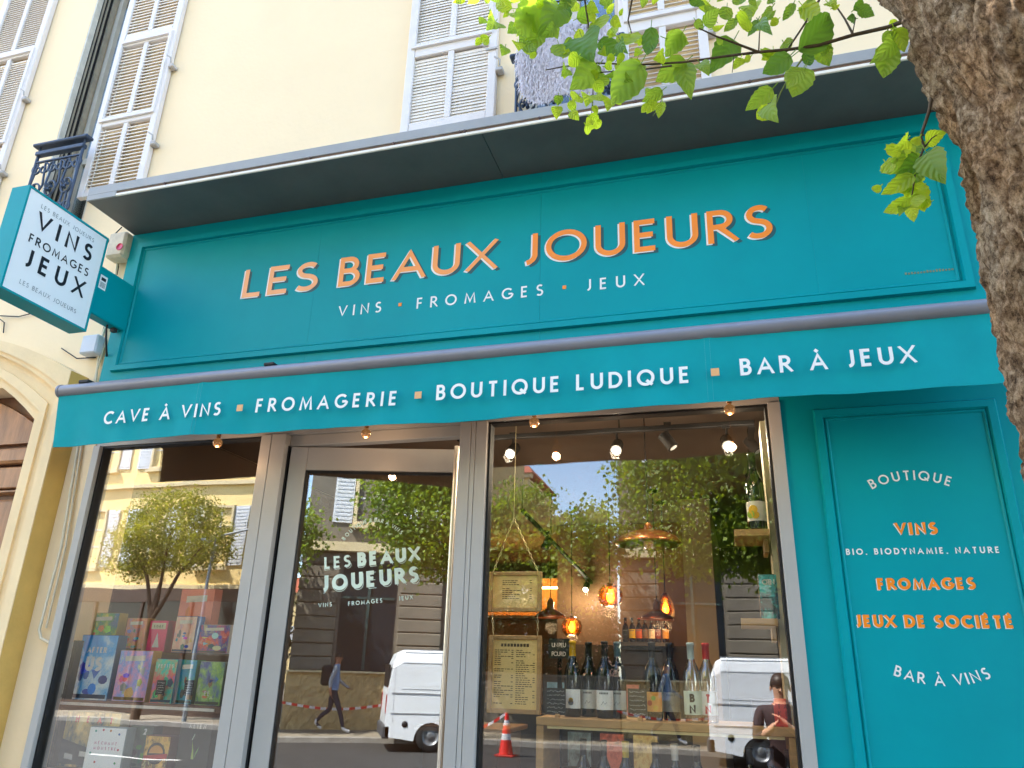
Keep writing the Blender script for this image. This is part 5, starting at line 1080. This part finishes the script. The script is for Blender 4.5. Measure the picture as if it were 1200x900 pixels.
# ================================================================ OPPOSITE BUILDINGS
yel=mat('sunny_yellow_render',(246,216,150),.85,var=.08,vs=.6,bump=.1); yel2=mat('pale_yellow_render',(228,204,150),.85,var=.06,vs=.6); whs=mat('white_shutter',(212,214,218),.6,var=.05); gst=mat('grey_limestone',(118,110,98),.85,var=.10,vs=2,bump=.4,bs=25)
wdk=mat('window_dark',(34,40,48),.2,var=.05); trim=mat('stone_trim',(214,196,156),.8,var=.05)
wing=glass_mat('far_window_glass',.25,(.6,.65,.7))
WM={}
def win_part(bld,x,y,z,w,h,mtf,sh=True,pitchx=None,face=1):
    key=(round(w,2),round(h,2),sh)
    if key not in WM:
        a=MB(); a.frame(-w/2-.08,w/2+.08,-.08,h+.08,.12,.10,0,bev=.02); a.box(-w/2-.15,w/2+.15,0,.16,-.17,-.081)
        b=MB(); b.box(-w/2,w/2,-.04,-.02,0,h); 
        for q in (-.03,): b.box(q,q+.06,-.0195,.02,0,h)
        for q in (.33,.66): b.box(-w/2,w/2,-.019,.015,h*q,h*q+.04)
        c=MB(); c.box(-w/2+.001,w/2-.001,-.0405-.01,-.0405,0,h)
        d=MB()
        if sh:
            for s in (-1,1):
                xa=s*(w/2+.10) ; xb=s*(w/2+.10+w*.48); d.box(xa,xb,.01,.05,-.03,h+.03)
                for k in range(int(h/.11)): d.box(min(xa,xb)+.05,max(xa,xb)-.05,.0505,.062,.05+k*.11,.10+k*.11)
        WM[key]=(mesh('window_surround',a,trim),mesh('window_bars',b,whs),mesh('pane',c,wdk),mesh('shutters',d,whs) if sh else None)
    A,Bm,Cm,Dm=WM[key]
    o=bpy.data.objects.new('window',A); COL.objects.link(o); o.location=Vector((x,y,z))-ROOT[bld.name]; o.parent=bld
    for nm,me in (('window_bars',Bm),('pane',Cm),('shutter',Dm)):
        if me: q=bpy.data.objects.new(nm,me); COL.objects.link(q); q.parent=o
    return o
def facade_block(label,x0,x1,y,h,mt,floors,wx,w=1.0,wh=1.75,sh=True,depth=10,roof=None,cat='building'):
    t=thing('apartment_block',label,'building',((x0+x1)/2,y,0))
    m=MB(); m.box(x0,x1,y-depth,y,0,h); obj('wall',m,mt,t)
    m=MB()
    for z in floors: m.box(x0-.02,x1+.02,y+.002,y+.14,z-.75,z-.62)
    m.box(x0-.25,x1+.25,y-.2,y+.35,h+.002,h+.3); obj('string_course',m,trim,t)
    if roof: m=MB(); m.add([(x0-.4,y+.5,h+.31),(x1+.4,y+.5,h+.31),(x1+.4,y-depth,h+.31),(x0-.4,y-depth,h+.31),((x0+x1)/2-(x1-x0)*.3,y-depth/2,h+2.0),((x0+x1)/2+(x1-x0)*.3,y-depth/2,h+2.0)],[(0,1,5,4),(1,2,5),(2,3,4,5),(3,0,4),(0,3,2,1)]); obj('roof',m,roof,t)
    for z in floors:
        for x in wx: win_part(t,x,y,z,w,wh,None,sh)
    return t
tile=mat('terracotta_roof',(176,92,62),.8,var=.2,vs=6)
A=facade_block('sunlit yellow apartment block with white shutters, mirrored in the left window',-34,-8.7,-17.78,15.5,yel,(4.5,7.9,11.3),[-32+k*2.6 for k in range(9)],1.05,1.9)
# its ground floor: dark shopfront added to dim the left window's reflection
m=MB(); m.box(-34,-8.75,-17.775,-17.70,.35,3.35); obj('shop_window',m,mat('added_dark_glazing',(30,28,28),.15),A)
m=MB(); m.box(-34,-8.75,-17.775,-17.62,3.351,3.75); m.box(-34,-8.75,-17.775,-17.66,0,.349)
for k in range(14): m.box(-34+k*1.9,-33.9+k*1.9,-17.699,-17.64,.35,3.35)
obj('shop_frame',m,mat('brown_shopfront',(70,52,40),.6,var=.1),A)
facade_block('distant pinkish house with a red tiled roof down the side street',-13.5,-9.5,-52,9.5,mat('pink_render',(216,160,130),.8),(2,5),[-12.6,-11.2],1.0,1.5,True,8,tile)
facade_block('cream house with a tiled roof further down the side street',-9.4,-2.5,-66,7.0,yel2,(3.0,),[-8.5,-6.5,-4.5],1.0,1.5,True,8,tile)
facade_block('tall pale building at the far end of the side street, left side',-20,-14.5,-50,15,yel2,(3,6.5,10),[-19,-17,-15.5],1.0,1.6,True,8,tile)
t=thing('garden_wall','low grey stone garden wall with an added dark hedge above it','wall',(-5.9,-17.9,0)); m=MB(); m.box(-8.69,-3.2,-18.1,-17.7,0,1.4); m.box(-8.69,-3.2,-18.15,-17.65,1.401,1.48); obj('masonry',m,gst,t)
m=MB(); foliage(m,[(-7.9,-18.7,2.3,.8,.5,1.1),(-6.9,-18.7,2.4,.8,.5,1.2),(-5.9,-18.7,2.3,.8,.5,1.2),(-4.9,-18.7,2.4,.8,.5,1.2),(-4.0,-18.7,2.3,.7,.5,1.1)],16000,.10)
t2_=thing('hedge','tall dark evergreen hedge added behind the garden wall to darken the reflection','hedge',(-5.9,-18.8,0)); obj('foliage',m,leaf_mat('hedge_leaf',(.015,.035,.008),(.03,.06,.012),.2),t2_,kind='stuff')  # hedge put in so the low gap mirrors dark in the right window
m=MB(); 
for k in range(5): m.tube([(-7.9+k,-18.8,0),(-7.9+k,-18.8,2.4)],[.06,.03],7)
obj('stem',m,MATS['limb_bark'],t2_)
Cb=thing('stone_building','grey rusticated stone building with tall windows across the street','building',(6,-17.8,0))
m=MB(); m.box(-3.1,16,-28,-17.82,0,14); obj('wall',m,gst,Cb)
m=MB(); m.box(-3.3,16.2,-18.1,-17.35,14.002,14.4); m.box(-3.14,16,-17.818,-17.55,4.55,4.8); m.box(-3.14,16,-17.818,-17.6,8.6,8.8); obj('cornice',m,trim,Cb)
openx=[-1.2+2.9*k for k in range(6)]
cm=None
for j,(xa,xb) in enumerate([(-3.12,-2.05)]+[(x+.85,x+2.05) for x in openx[:-1]]):
    for k in range(9):
        z=1.42+k*.345
        key=round(xb-xa,2)
        q=MB(); 
        if ('c',key) not in WM: q.box(0,xb-xa,0,.10,.012,.333,bev=.02); WM[('c',key)]=mesh('stone_block',q,gst)
        o=bpy.data.objects.new('stone_block',WM[('c',key)]); COL.objects.link(o); o.parent=Cb; o.location=Vector((xa,-17.819+random.uniform(-.004,.004),z))-ROOT[Cb.name]
for x in openx:
    m=MB(); m.box(x-.75,x+.75,-17.8195,-17.80,1.43,4.3); o=obj('window',m,wdk,Cb); m=MB(); m.box(x-.04,x+.04,-17.799,-17.76,1.45,4.3); m.box(x-.7,x-.05,-17.799,-17.77,3.3,3.36); m.box(x+.05,x+.7,-17.799,-17.77,3.3,3.36); obj('window_frame',m,mat('teal_dark_frame',(40,66,66),.6),o)
    for zf in (5.4,9.3,): win_part(Cb,x,-17.82,zf,1.15,2.1,None,True)
# rough plinth
m=MB(); nx,nz=380,16; vs=[]
for j in range(nz+1):
    for i in range(nx+1):
        x=-3.15+19.1*i/nx; z=1.38*j/nz; d=.05*noise.noise(Vector((x*3.1,z*3.4,0)))+.05*abs(noise.noise(Vector((x*8,z*9,4)))); vs.append((x,-17.62+d,z))
m.add(vs,[(j*(nx+1)+i,j*(nx+1)+i+1,(j+1)*(nx+1)+i+1,(j+1)*(nx+1)+i) for j in range(nz) for i in range(nx)])
obj('plinth',m,mat('rough_sandstone',(196,168,120),.9,var=.12,vs=7,bump=.6,bs=20),Cb); m=MB(); m.box(-3.18,16,-17.815,-17.5,1.381,1.425); obj('plinth_cap',m,trim,Cb)
# ================================================================ street lamp, cone, tape
t=thing('street_lamp','grey street lamp with a long arm, mirrored in the left window','street lamp',(-14.9,-14.7,-.12)); lm=mat('lamp_grey',(150,156,160),.4,metal=.4)
m=MB(); m.tube([(-14.95,-15.8,0),(-14.95,-15.8,4.7)],[.07,.045],12); obj('pole',m,lm,t); m=MB(); m.tube([(-15.2,-15.8,5.0),(-14.6,-15.75,5.12),(-13.0,-15.6,5.35),(-11.9,-15.5,5.5)],.035,8); m.tube([(-14.95,-15.8,4.68),(-14.95,-15.8,5.06)],.03,8); obj('arm',m,lm,t); m=MB(); m.lathe([(0,-.05),(.16,-.04),(.20,0),(.12,.07),(0,.09)],(-15.3,-15.8,4.98),14); obj('lantern',m,mat('lantern_pale',(210,220,226),.3),t)
t=thing('traffic_cone','red and white traffic cone standing in the street','traffic cone',(-4.95,-13.3,-.12)); red=mat('cone_red',(224,40,28),.45); cw=mat('cone_white',(226,222,224),.4)
cz=-.12
m=MB(); m.box(-5.15,-4.75,-13.5,-13.1,cz,cz+.035,bev=.008); obj('base',m,mat('cone_base',(180,30,24),.6),t)
def cr(z): return .15-.115*(z/.8)
def seg(a,b,mt_,nm): q=MB(); q.lathe([(cr(a),a+cz+.036),(cr(b),b+cz+.036)],(-4.95,-13.3,0),20); obj(nm,q,mt_,t)
seg(0,.28,red,'red_band');seg(.2805,.40,cw,'white_band');seg(.4005,.56,red,'red_band');seg(.5605,.66,cw,'white_band');seg(.6605,.80,red,'tip')
def tape(pts,label):
    m=MB(); P=[Vector(p) for p in pts]; k=0
    for a,b in zip(P[:-1],P[1:]):
        n=max(2,int((b-a).length/.14))
        for i in range(n):
            p=a+(b-a)*i/n; q=a+(b-a)*(i+1)/n; sg=lambda t_: -.12*math.sin(math.pi*t_)
            p=p+Vector((0,0,sg(i/n))); q=q+Vector((0,0,sg((i+1)/n)))
            m.add([p,q,q+Vector((0,.004,.06)),p+Vector((0,.004,.06))],[(0,1,2,3)],k%2); k+=1
    o=obj('barrier_tape',m,[red,cw]); tag(o,label,'barrier tape')
tape([(-9.5,-14.0,.25),(-6.2,-13.5,.30),(-4.98,-13.3,.66)],'red and white barrier tape running from the traffic cone')
tape([(-3.2,-17.2,.62),(-.6,-17.0,.60)],'red and white barrier tape stretched along the rough stone plinth')
# ================================================================ VAN
vw=mat('van_white',(226,230,236),.22,var=.02,vs=2); vb=mat('van_black',(18,18,20),.5); rub=mat('tyre_rubber',(24,24,25),.8)
V=thing('white_van','parked plain white panel van with a high roof, rear end to the left','van',(1.4,-14.4,-.12))
vx0,vx1=-.78,4.2; vy0,vy1=-15.25,-13.5
prof=[(vx0+.02,.34),(vx0,.55),(vx0+.01,1.15),(vx0+.10,1.75),(vx0+.20,1.98),(vx0+.35,2.06),(2.9,2.08),(3.15,2.0),(3.55,1.45),(3.75,1.30),(4.35,1.14),(4.5,.95),(4.52,.5),(4.45,.32)]
def arch(cx,r=.36,n=10): return [(cx+r*math.cos(R(180*k/n)),.22+r*math.sin(R(180*k/n))) for k in range(n+1)]
wheels=[.05+.15,3.45]
low=[(4.45,.30)]+arch(wheels[1])+arch(wheels[0])+[(vx0+.02,.30)]
poly=prof+low[1:]
# cross-section: inset the upper side to round the shoulders
layers=[(vy0,.0),(vy0,.0)]
m=MB(); n_=len(poly)
def ring(y,ins): return [(x if z<1.6 else x-(x-1.5)*ins*.12,y,z-.12-(ins*.30 if z>1.9 else 0)) for x,z in poly]
ys=[(vy0+.16,-.0),(vy0+.03,.45),(vy0,.9),(vy1,.9),(vy1-.03,.45),(vy1-.16,0)]
ys=[(vy0,1.0,.0),(vy0+.05,.35,0),(vy0+.22,0,0),(vy1-.22,0,0),(vy1-.05,.35,0),(vy1,1.0,0)]
def bodyring(y,k): return [(x,y,z-.12-(.26*k if z>1.9 else (.08*k if z>1.7 else 0))) for x,z in poly]
rg=[bodyring(y,k) for y,k,_ in ys]; vs=[p for r_ in rg for p in r_]
fs=[(j*n_+i,j*n_+(i+1)%n_,(j+1)*n_+(i+1)%n_,(j+1)*n_+i) for j in range(len(rg)-1) for i in range(n_)]
m.add(vs,fs); m.add(rg[0],[tuple(range(n_))]); m.add(rg[-1],[tuple(range(n_))])
VB=obj('body',m,vw,V)
m=MB(); m.box(vx0+.1,3.0,vy1+.001,vy1+.012,1.02,1.045);m.box(vx0+.1,3.0,vy1+.001,vy1+.010,.62,.64); m.box(.95,.958,vy1+.0005,vy1+.004,.35,1.7);m.box(2.0,2.008,vy1+.0005,vy1+.004,.35,1.7); m.box(vx0+.3,3.0,vy1-.10,vy1-.05,1.93,1.95); m.box(1.05,1.20,vy1+.0005,vy1+.02,.95,.98,bev=.004); m.box(vx0+.15,vx0+.156,vy1+.0005,vy1+.004,.45,1.7); m.box(vx0+.3,.9,vy1+.0005,vy1+.006,1.66,1.668); m.box(vx0+.3,.9,vy1+.0005,vy1+.006,1.12,1.128); obj('body_moulding',m,mat('van_grey_trim',(150,154,160),.4),VB)
m=MB(); m.box(vx0-.06,vx0+.12,vy0+.04,vy1-.0,.14,.40,bev=.03); m.box(4.3,4.6,vy0+.05,vy1,.12,.42,bev=.03); obj('bumper',m,mat('bumper_grey',(70,72,76),.6),V)
for yy in (vy0+.02,vy1-.12): m=MB(); m.box(vx0-.012,vx0+.03,yy,yy+.10,.62,1.0,bev=.01); obj('tail_light',m,mat('tail_red',(150,20,20),.25),V)
m=MB(); m.box(vx0+.01,vx0+.055,vy0+.25,vy1-.25,1.15,1.62); obj('rear_window',m,vb,V)
m=MB(); m.add([(3.0,vy1+.004,1.15),(3.72,vy1+.004,1.15),(3.42,vy1+.004,1.62),(3.0,vy1+.004,1.70)],[(0,1,2,3)]); m.v=[(x,y,z) for x,y,z in m.v]; m.box(2.98,3.0,vy1,vy1+.006,1.13,1.7); obj('side_window',m,vb,V)
m=MB(); m.lathe([(0,0),(.06,0),(.065,.01)],(0,0,0),16); m.v=[(vx0+.42+x,vy1+.012-z,.42+y) for x,y,z in m.v]; obj('fuel_cap',m,vb,V)
for wx_ in wheels:
    for yy in (vy1-.01,vy0+.20):
        m=MB(); m.lathe([(.19,-.19),(.30,-.19),(.325,-.16),(.325,-.03),(.30,0),(.19,0)],(0,0,0),28); m.v=[(wx_+x,yy+z,.205+y) for x,y,z in m.v]; wl=obj('wheel',m,rub,V)
        m=MB(); m.lathe([(.0,-.04),(.07,-.035),(.09,-.06),(.17,-.05),(.192,-.01)],(0,0,0),24); m.v=[(wx_+x,yy+z,.205+y) for x,y,z in m.v]; obj('rim',m,mat('steel_rim',(140,142,146),.4,metal=.6),wl)
# ================================================================ PEOPLE
def human(name,label,loc,rotz,J,mats,clothes,hair,scale=1.0,extra=None):
    """J joints dict; skin-modified continuous body"""
    t=thing(name,label,'person',loc)
    names=list(J); V_=[J[k][0] for k in names]; Rr=[J[k][1] for k in names]; idx={k:i for i,k in enumerate(names)}
    E_=[(idx[k],idx[J[k][2]]) for k in names if J[k][2]]
    me=bpy.data.meshes.new('b'); me.from_pydata([tuple(Vector(v)) for v in V_],E_,[]); o=bpy.data.objects.new('body',me); COL.objects.link(o)
    sk=o.modifiers.new('s','SKIN'); sk.use_smooth_shade=True; sd=o.modifiers.new('d','SUBSURF'); sd.levels=2; sd.render_levels=2
    for i,r_ in enumerate(Rr): 
        s_=me.skin_vertices[0].data[i]; s_.radius=(r_,r_) if not isinstance(r_,tuple) else r_; s_.use_root=(names[i]=='pelvis')
    dg=bpy.context.evaluated_depsgraph_get(); nm=bpy.data.meshes.new_from_object(o.evaluated_get(dg)); bpy.data.objects.remove(o)
    nm.materials.clear()
    for mm in mats: nm.materials.append(mm)
    for p in nm.polygons: p.material_index=clothes(p.center,J); p.use_smooth=True
    b_=bpy.data.objects.new('body',nm); COL.objects.link(b_); b_.parent=t
    hc=Vector(J['head'][0])
    h=MB(); pr=[]
    for i in range(9):
        for k in range(18):
            th=R(100*i/8); ph=2*math.pi*k/18; pr.append(hc+Vector((.092*math.sin(th)*math.cos(ph),.105*math.sin(th)*math.sin(ph)-hair[1]*.012,.118*math.cos(th)+.012+(.0 if math.sin(ph)*hair[1]<.2 else .03*(i/8)))))
    h.add(pr,[(i*18+k,i*18+(k+1)%18,(i+1)*18+(k+1)%18,(i+1)*18+k) for i in range(8) for k in range(18)],sm=True); ho=obj('hair',h,hair[0]); ho.parent=t
    f=MB(); d=hair[1]   # face: eyes, nose, mouth, ears
    for s_ in (-1,1): f.lathe([(0,-.012),(.012,0),(0,.012)],hc+Vector((s_*.034,d*.088,-.002)),8,mi=0); f.lathe([(0,-.03),(.014,0),(0,.03)],hc+Vector((s_*.088,0,-.01)),8,mi=1)
    f.add([hc+Vector((-.014,d*.09,-.03)),hc+Vector((.014,d*.09,-.03)),hc+Vector((0,d*.118,-.028)),hc+Vector((0,d*.092,.01))],[(0,1,2),(0,2,3),(1,3,2)],1); f.box(hc.x-.024,hc.x+.024,hc.y+d*.086,hc.y+d*.094,hc.z-.062,hc.z-.052,2)
    fo=obj('face',f,[mat('eye_dark',(30,22,18)),mats[0],mat('lip',(150,80,70))]); fo.parent=t
    if extra: extra(t,J)
    t.rotation_euler.z=rotz; t.scale=(scale,)*3
    return t
def fingers(J,side,w,d,cur):
    """five fingers from wrist joint w (name), direction d"""
    W0=Vector(J[w][0]); d=Vector(d).normalized(); sd=Vector((0,1,0)) if abs(d.y)<.8 else Vector((0,0,1)); sd=(sd-d*sd.dot(d)).normalized(); up=d.cross(sd)
    J[side+'palm']=(W0+d*.055,.028,w)
    for i,(o_,l) in enumerate(((-.030,.062),(-.010,.072),(.010,.068),(.030,.052))):
        k=side+'f%d'%i; a=W0+d*.095+sd*o_; J[k+'a']=(a,.0095,side+'palm'); b_=a+d*l*.55+up*cur*l*.3; J[k+'b']=(b_,.0085,k+'a'); J[k+'c']=(b_+d*l*.3+up*cur*l*.5,.0075,k+'b')
    a=W0+d*.04-sd*.045+up*cur*.01; J[side+'ta']=(a,.011,side+'palm'); J[side+'tb']=(a+d*.035-sd*.012,.009,side+'ta')
skin_=mat('skin_brown',(150,100,76),.55,var=.03); skin2=mat('skin_light',(206,156,128),.55,var=.03)
# walker, facing +x  (mirrored he walks to the right of the picture)
J={}
J['pelvis']=((0,0,.93),(.135,.105),None); J['spine']=((.01,0,1.12),(.15,.15),'pelvis'); J['chest']=((.02,0,1.33),(.175,.155),'spine'); J['neck']=((.03,0,1.50),.055,'chest'); J['head']=((.05,0,1.64),(.085,.092),'neck'); J['crown']=((.05,0,1.71),(.07,.075),'head')
for s,sn in ((1,'l'),(-1,'r')):
    J[sn+'hip']=((0,s*.10,.88),.09,'pelvis')
    kx,az_=(.18,-.02) if s>0 else (-.06,.0)
    J[sn+'thigh']=((kx*.5,s*.10,.70),.078,sn+'hip'); J[sn+'knee']=((kx,s*.10,.49),.058,sn+'thigh')
    ank=(.30,s*.10,.09) if s>0 else (-.36,s*.10,.22)
    J[sn+'calf']=(((kx+ank[0])/2,s*.10,(.49+ank[2])/2+.03),.055,sn+'knee'); J[sn+'ankle']=(ank,.04,sn+'calf'); J[sn+'toe']=((ank[0]+.16,s*.11,ank[2]-.05 if s>0 else ank[2]-.14),.04,sn+'ankle')
    J[sn+'sh']=((.01,s*.20,1.42),.065,'chest'); ex=-.10 if s>0 else .10
    J[sn+'elb']=((ex,s*.25,1.14),.048,sn+'sh'); wr=(ex+.02 if s>0 else ex+.2,s*.24,.90 if s>0 else 1.0); J[sn+'wr']=(wr,.03,sn+'elb'); fingers(J,sn,sn+'wr',(wr[0]-ex+.05,0,wr[2]-1.14),.5)
jacket=mat('jacket_blue',(110,140,180),.8); sleeve=mat('sleeve_grey',(150,155,162),.8); jean=mat('jeans_dark',(36,44,62),.85); shoe=mat('shoe_white',(220,220,222),.6)
def cl1(c,J):
    if c.z>1.50: return 0
    if c.z<.14 or (c.x<-.33 and c.z<.28): return 4
    if c.z<.93: return 3 if abs(c.y)<.18 else 0
    if abs(c.y)>.20: return 2 if c.z>.98 else 0
    return 1
def pack(t,J):
    m=MB(); m.box(-.33,-.06,-.16,.16,1.02,1.48,bev=.05); o=obj('backpack',m,mat('backpack_black',(22,24,28),.8)); o.parent=t
human('person','person in blue jacket and dark jeans with a black backpack, walking across the street',(-1.9,-16.6,0.0),0,J,[skin_,jacket,sleeve,jean,shoe],cl1,(mat('hair_black',(18,14,12),.6),-0.0+1),1.06,pack)
# photographer, facing the shop (+y), holding a phone just behind the lens
J={}
J['pelvis']=((0,0,.95),(.14,.105),None); J['spine']=((0,.0,1.13),(.135,.10),'pelvis'); J['chest']=((0,0,1.33),(.17,.11),'spine'); J['neck']=((0,.01,1.50),.055,'chest'); J['head']=((0,.02,1.62),(.085,.095),'neck'); J['crown']=((0,.01,1.69),(.07,.08),'head')
for s,sn in ((1,'l'),(-1,'r')):
    J[sn+'hip']=((s*.10,0,.90),.09,'pelvis'); J[sn+'knee']=((s*.11,.02,.50),.06,sn+'hip'); J[sn+'ankle']=((s*.12,0,.10),.042,sn+'knee'); J[sn+'toe']=((s*.14,.17,.04),.038,sn+'ankle')
    J[sn+'sh']=((s*.20,0,1.42),.062,'chest')
J['relb']=((-.25,.06,1.16),.048,'rsh'); J['rwr']=((-.13,.26,1.26),.03,'relb'); fingers(J,'r','rwr',(.5,.1,.5),.4)
J['lelb']=((.22,.14,1.16),.048,'lsh'); J['lwr']=((.02,.27,1.30),.03,'lelb'); fingers(J,'l','lwr',(-.5,.1,.5),.4)
def cl2(c,J):
    if c.z>1.47 and abs(c.x)<.12: return 0
    if c.z<.09: return 3
    if c.z<.95: return 2
    if c.y>.2: return 0
    return 1
def phone(t,J):
    pass
PH=human('person','person in a dark top with short brown hair, standing still facing the shop',(.29,-3.98,0),0,J,[skin2,mat('top_dark',(60,40,44),.8),jean,shoe],cl2,(mat('hair_brown',(60,38,26),.5),1),.93)
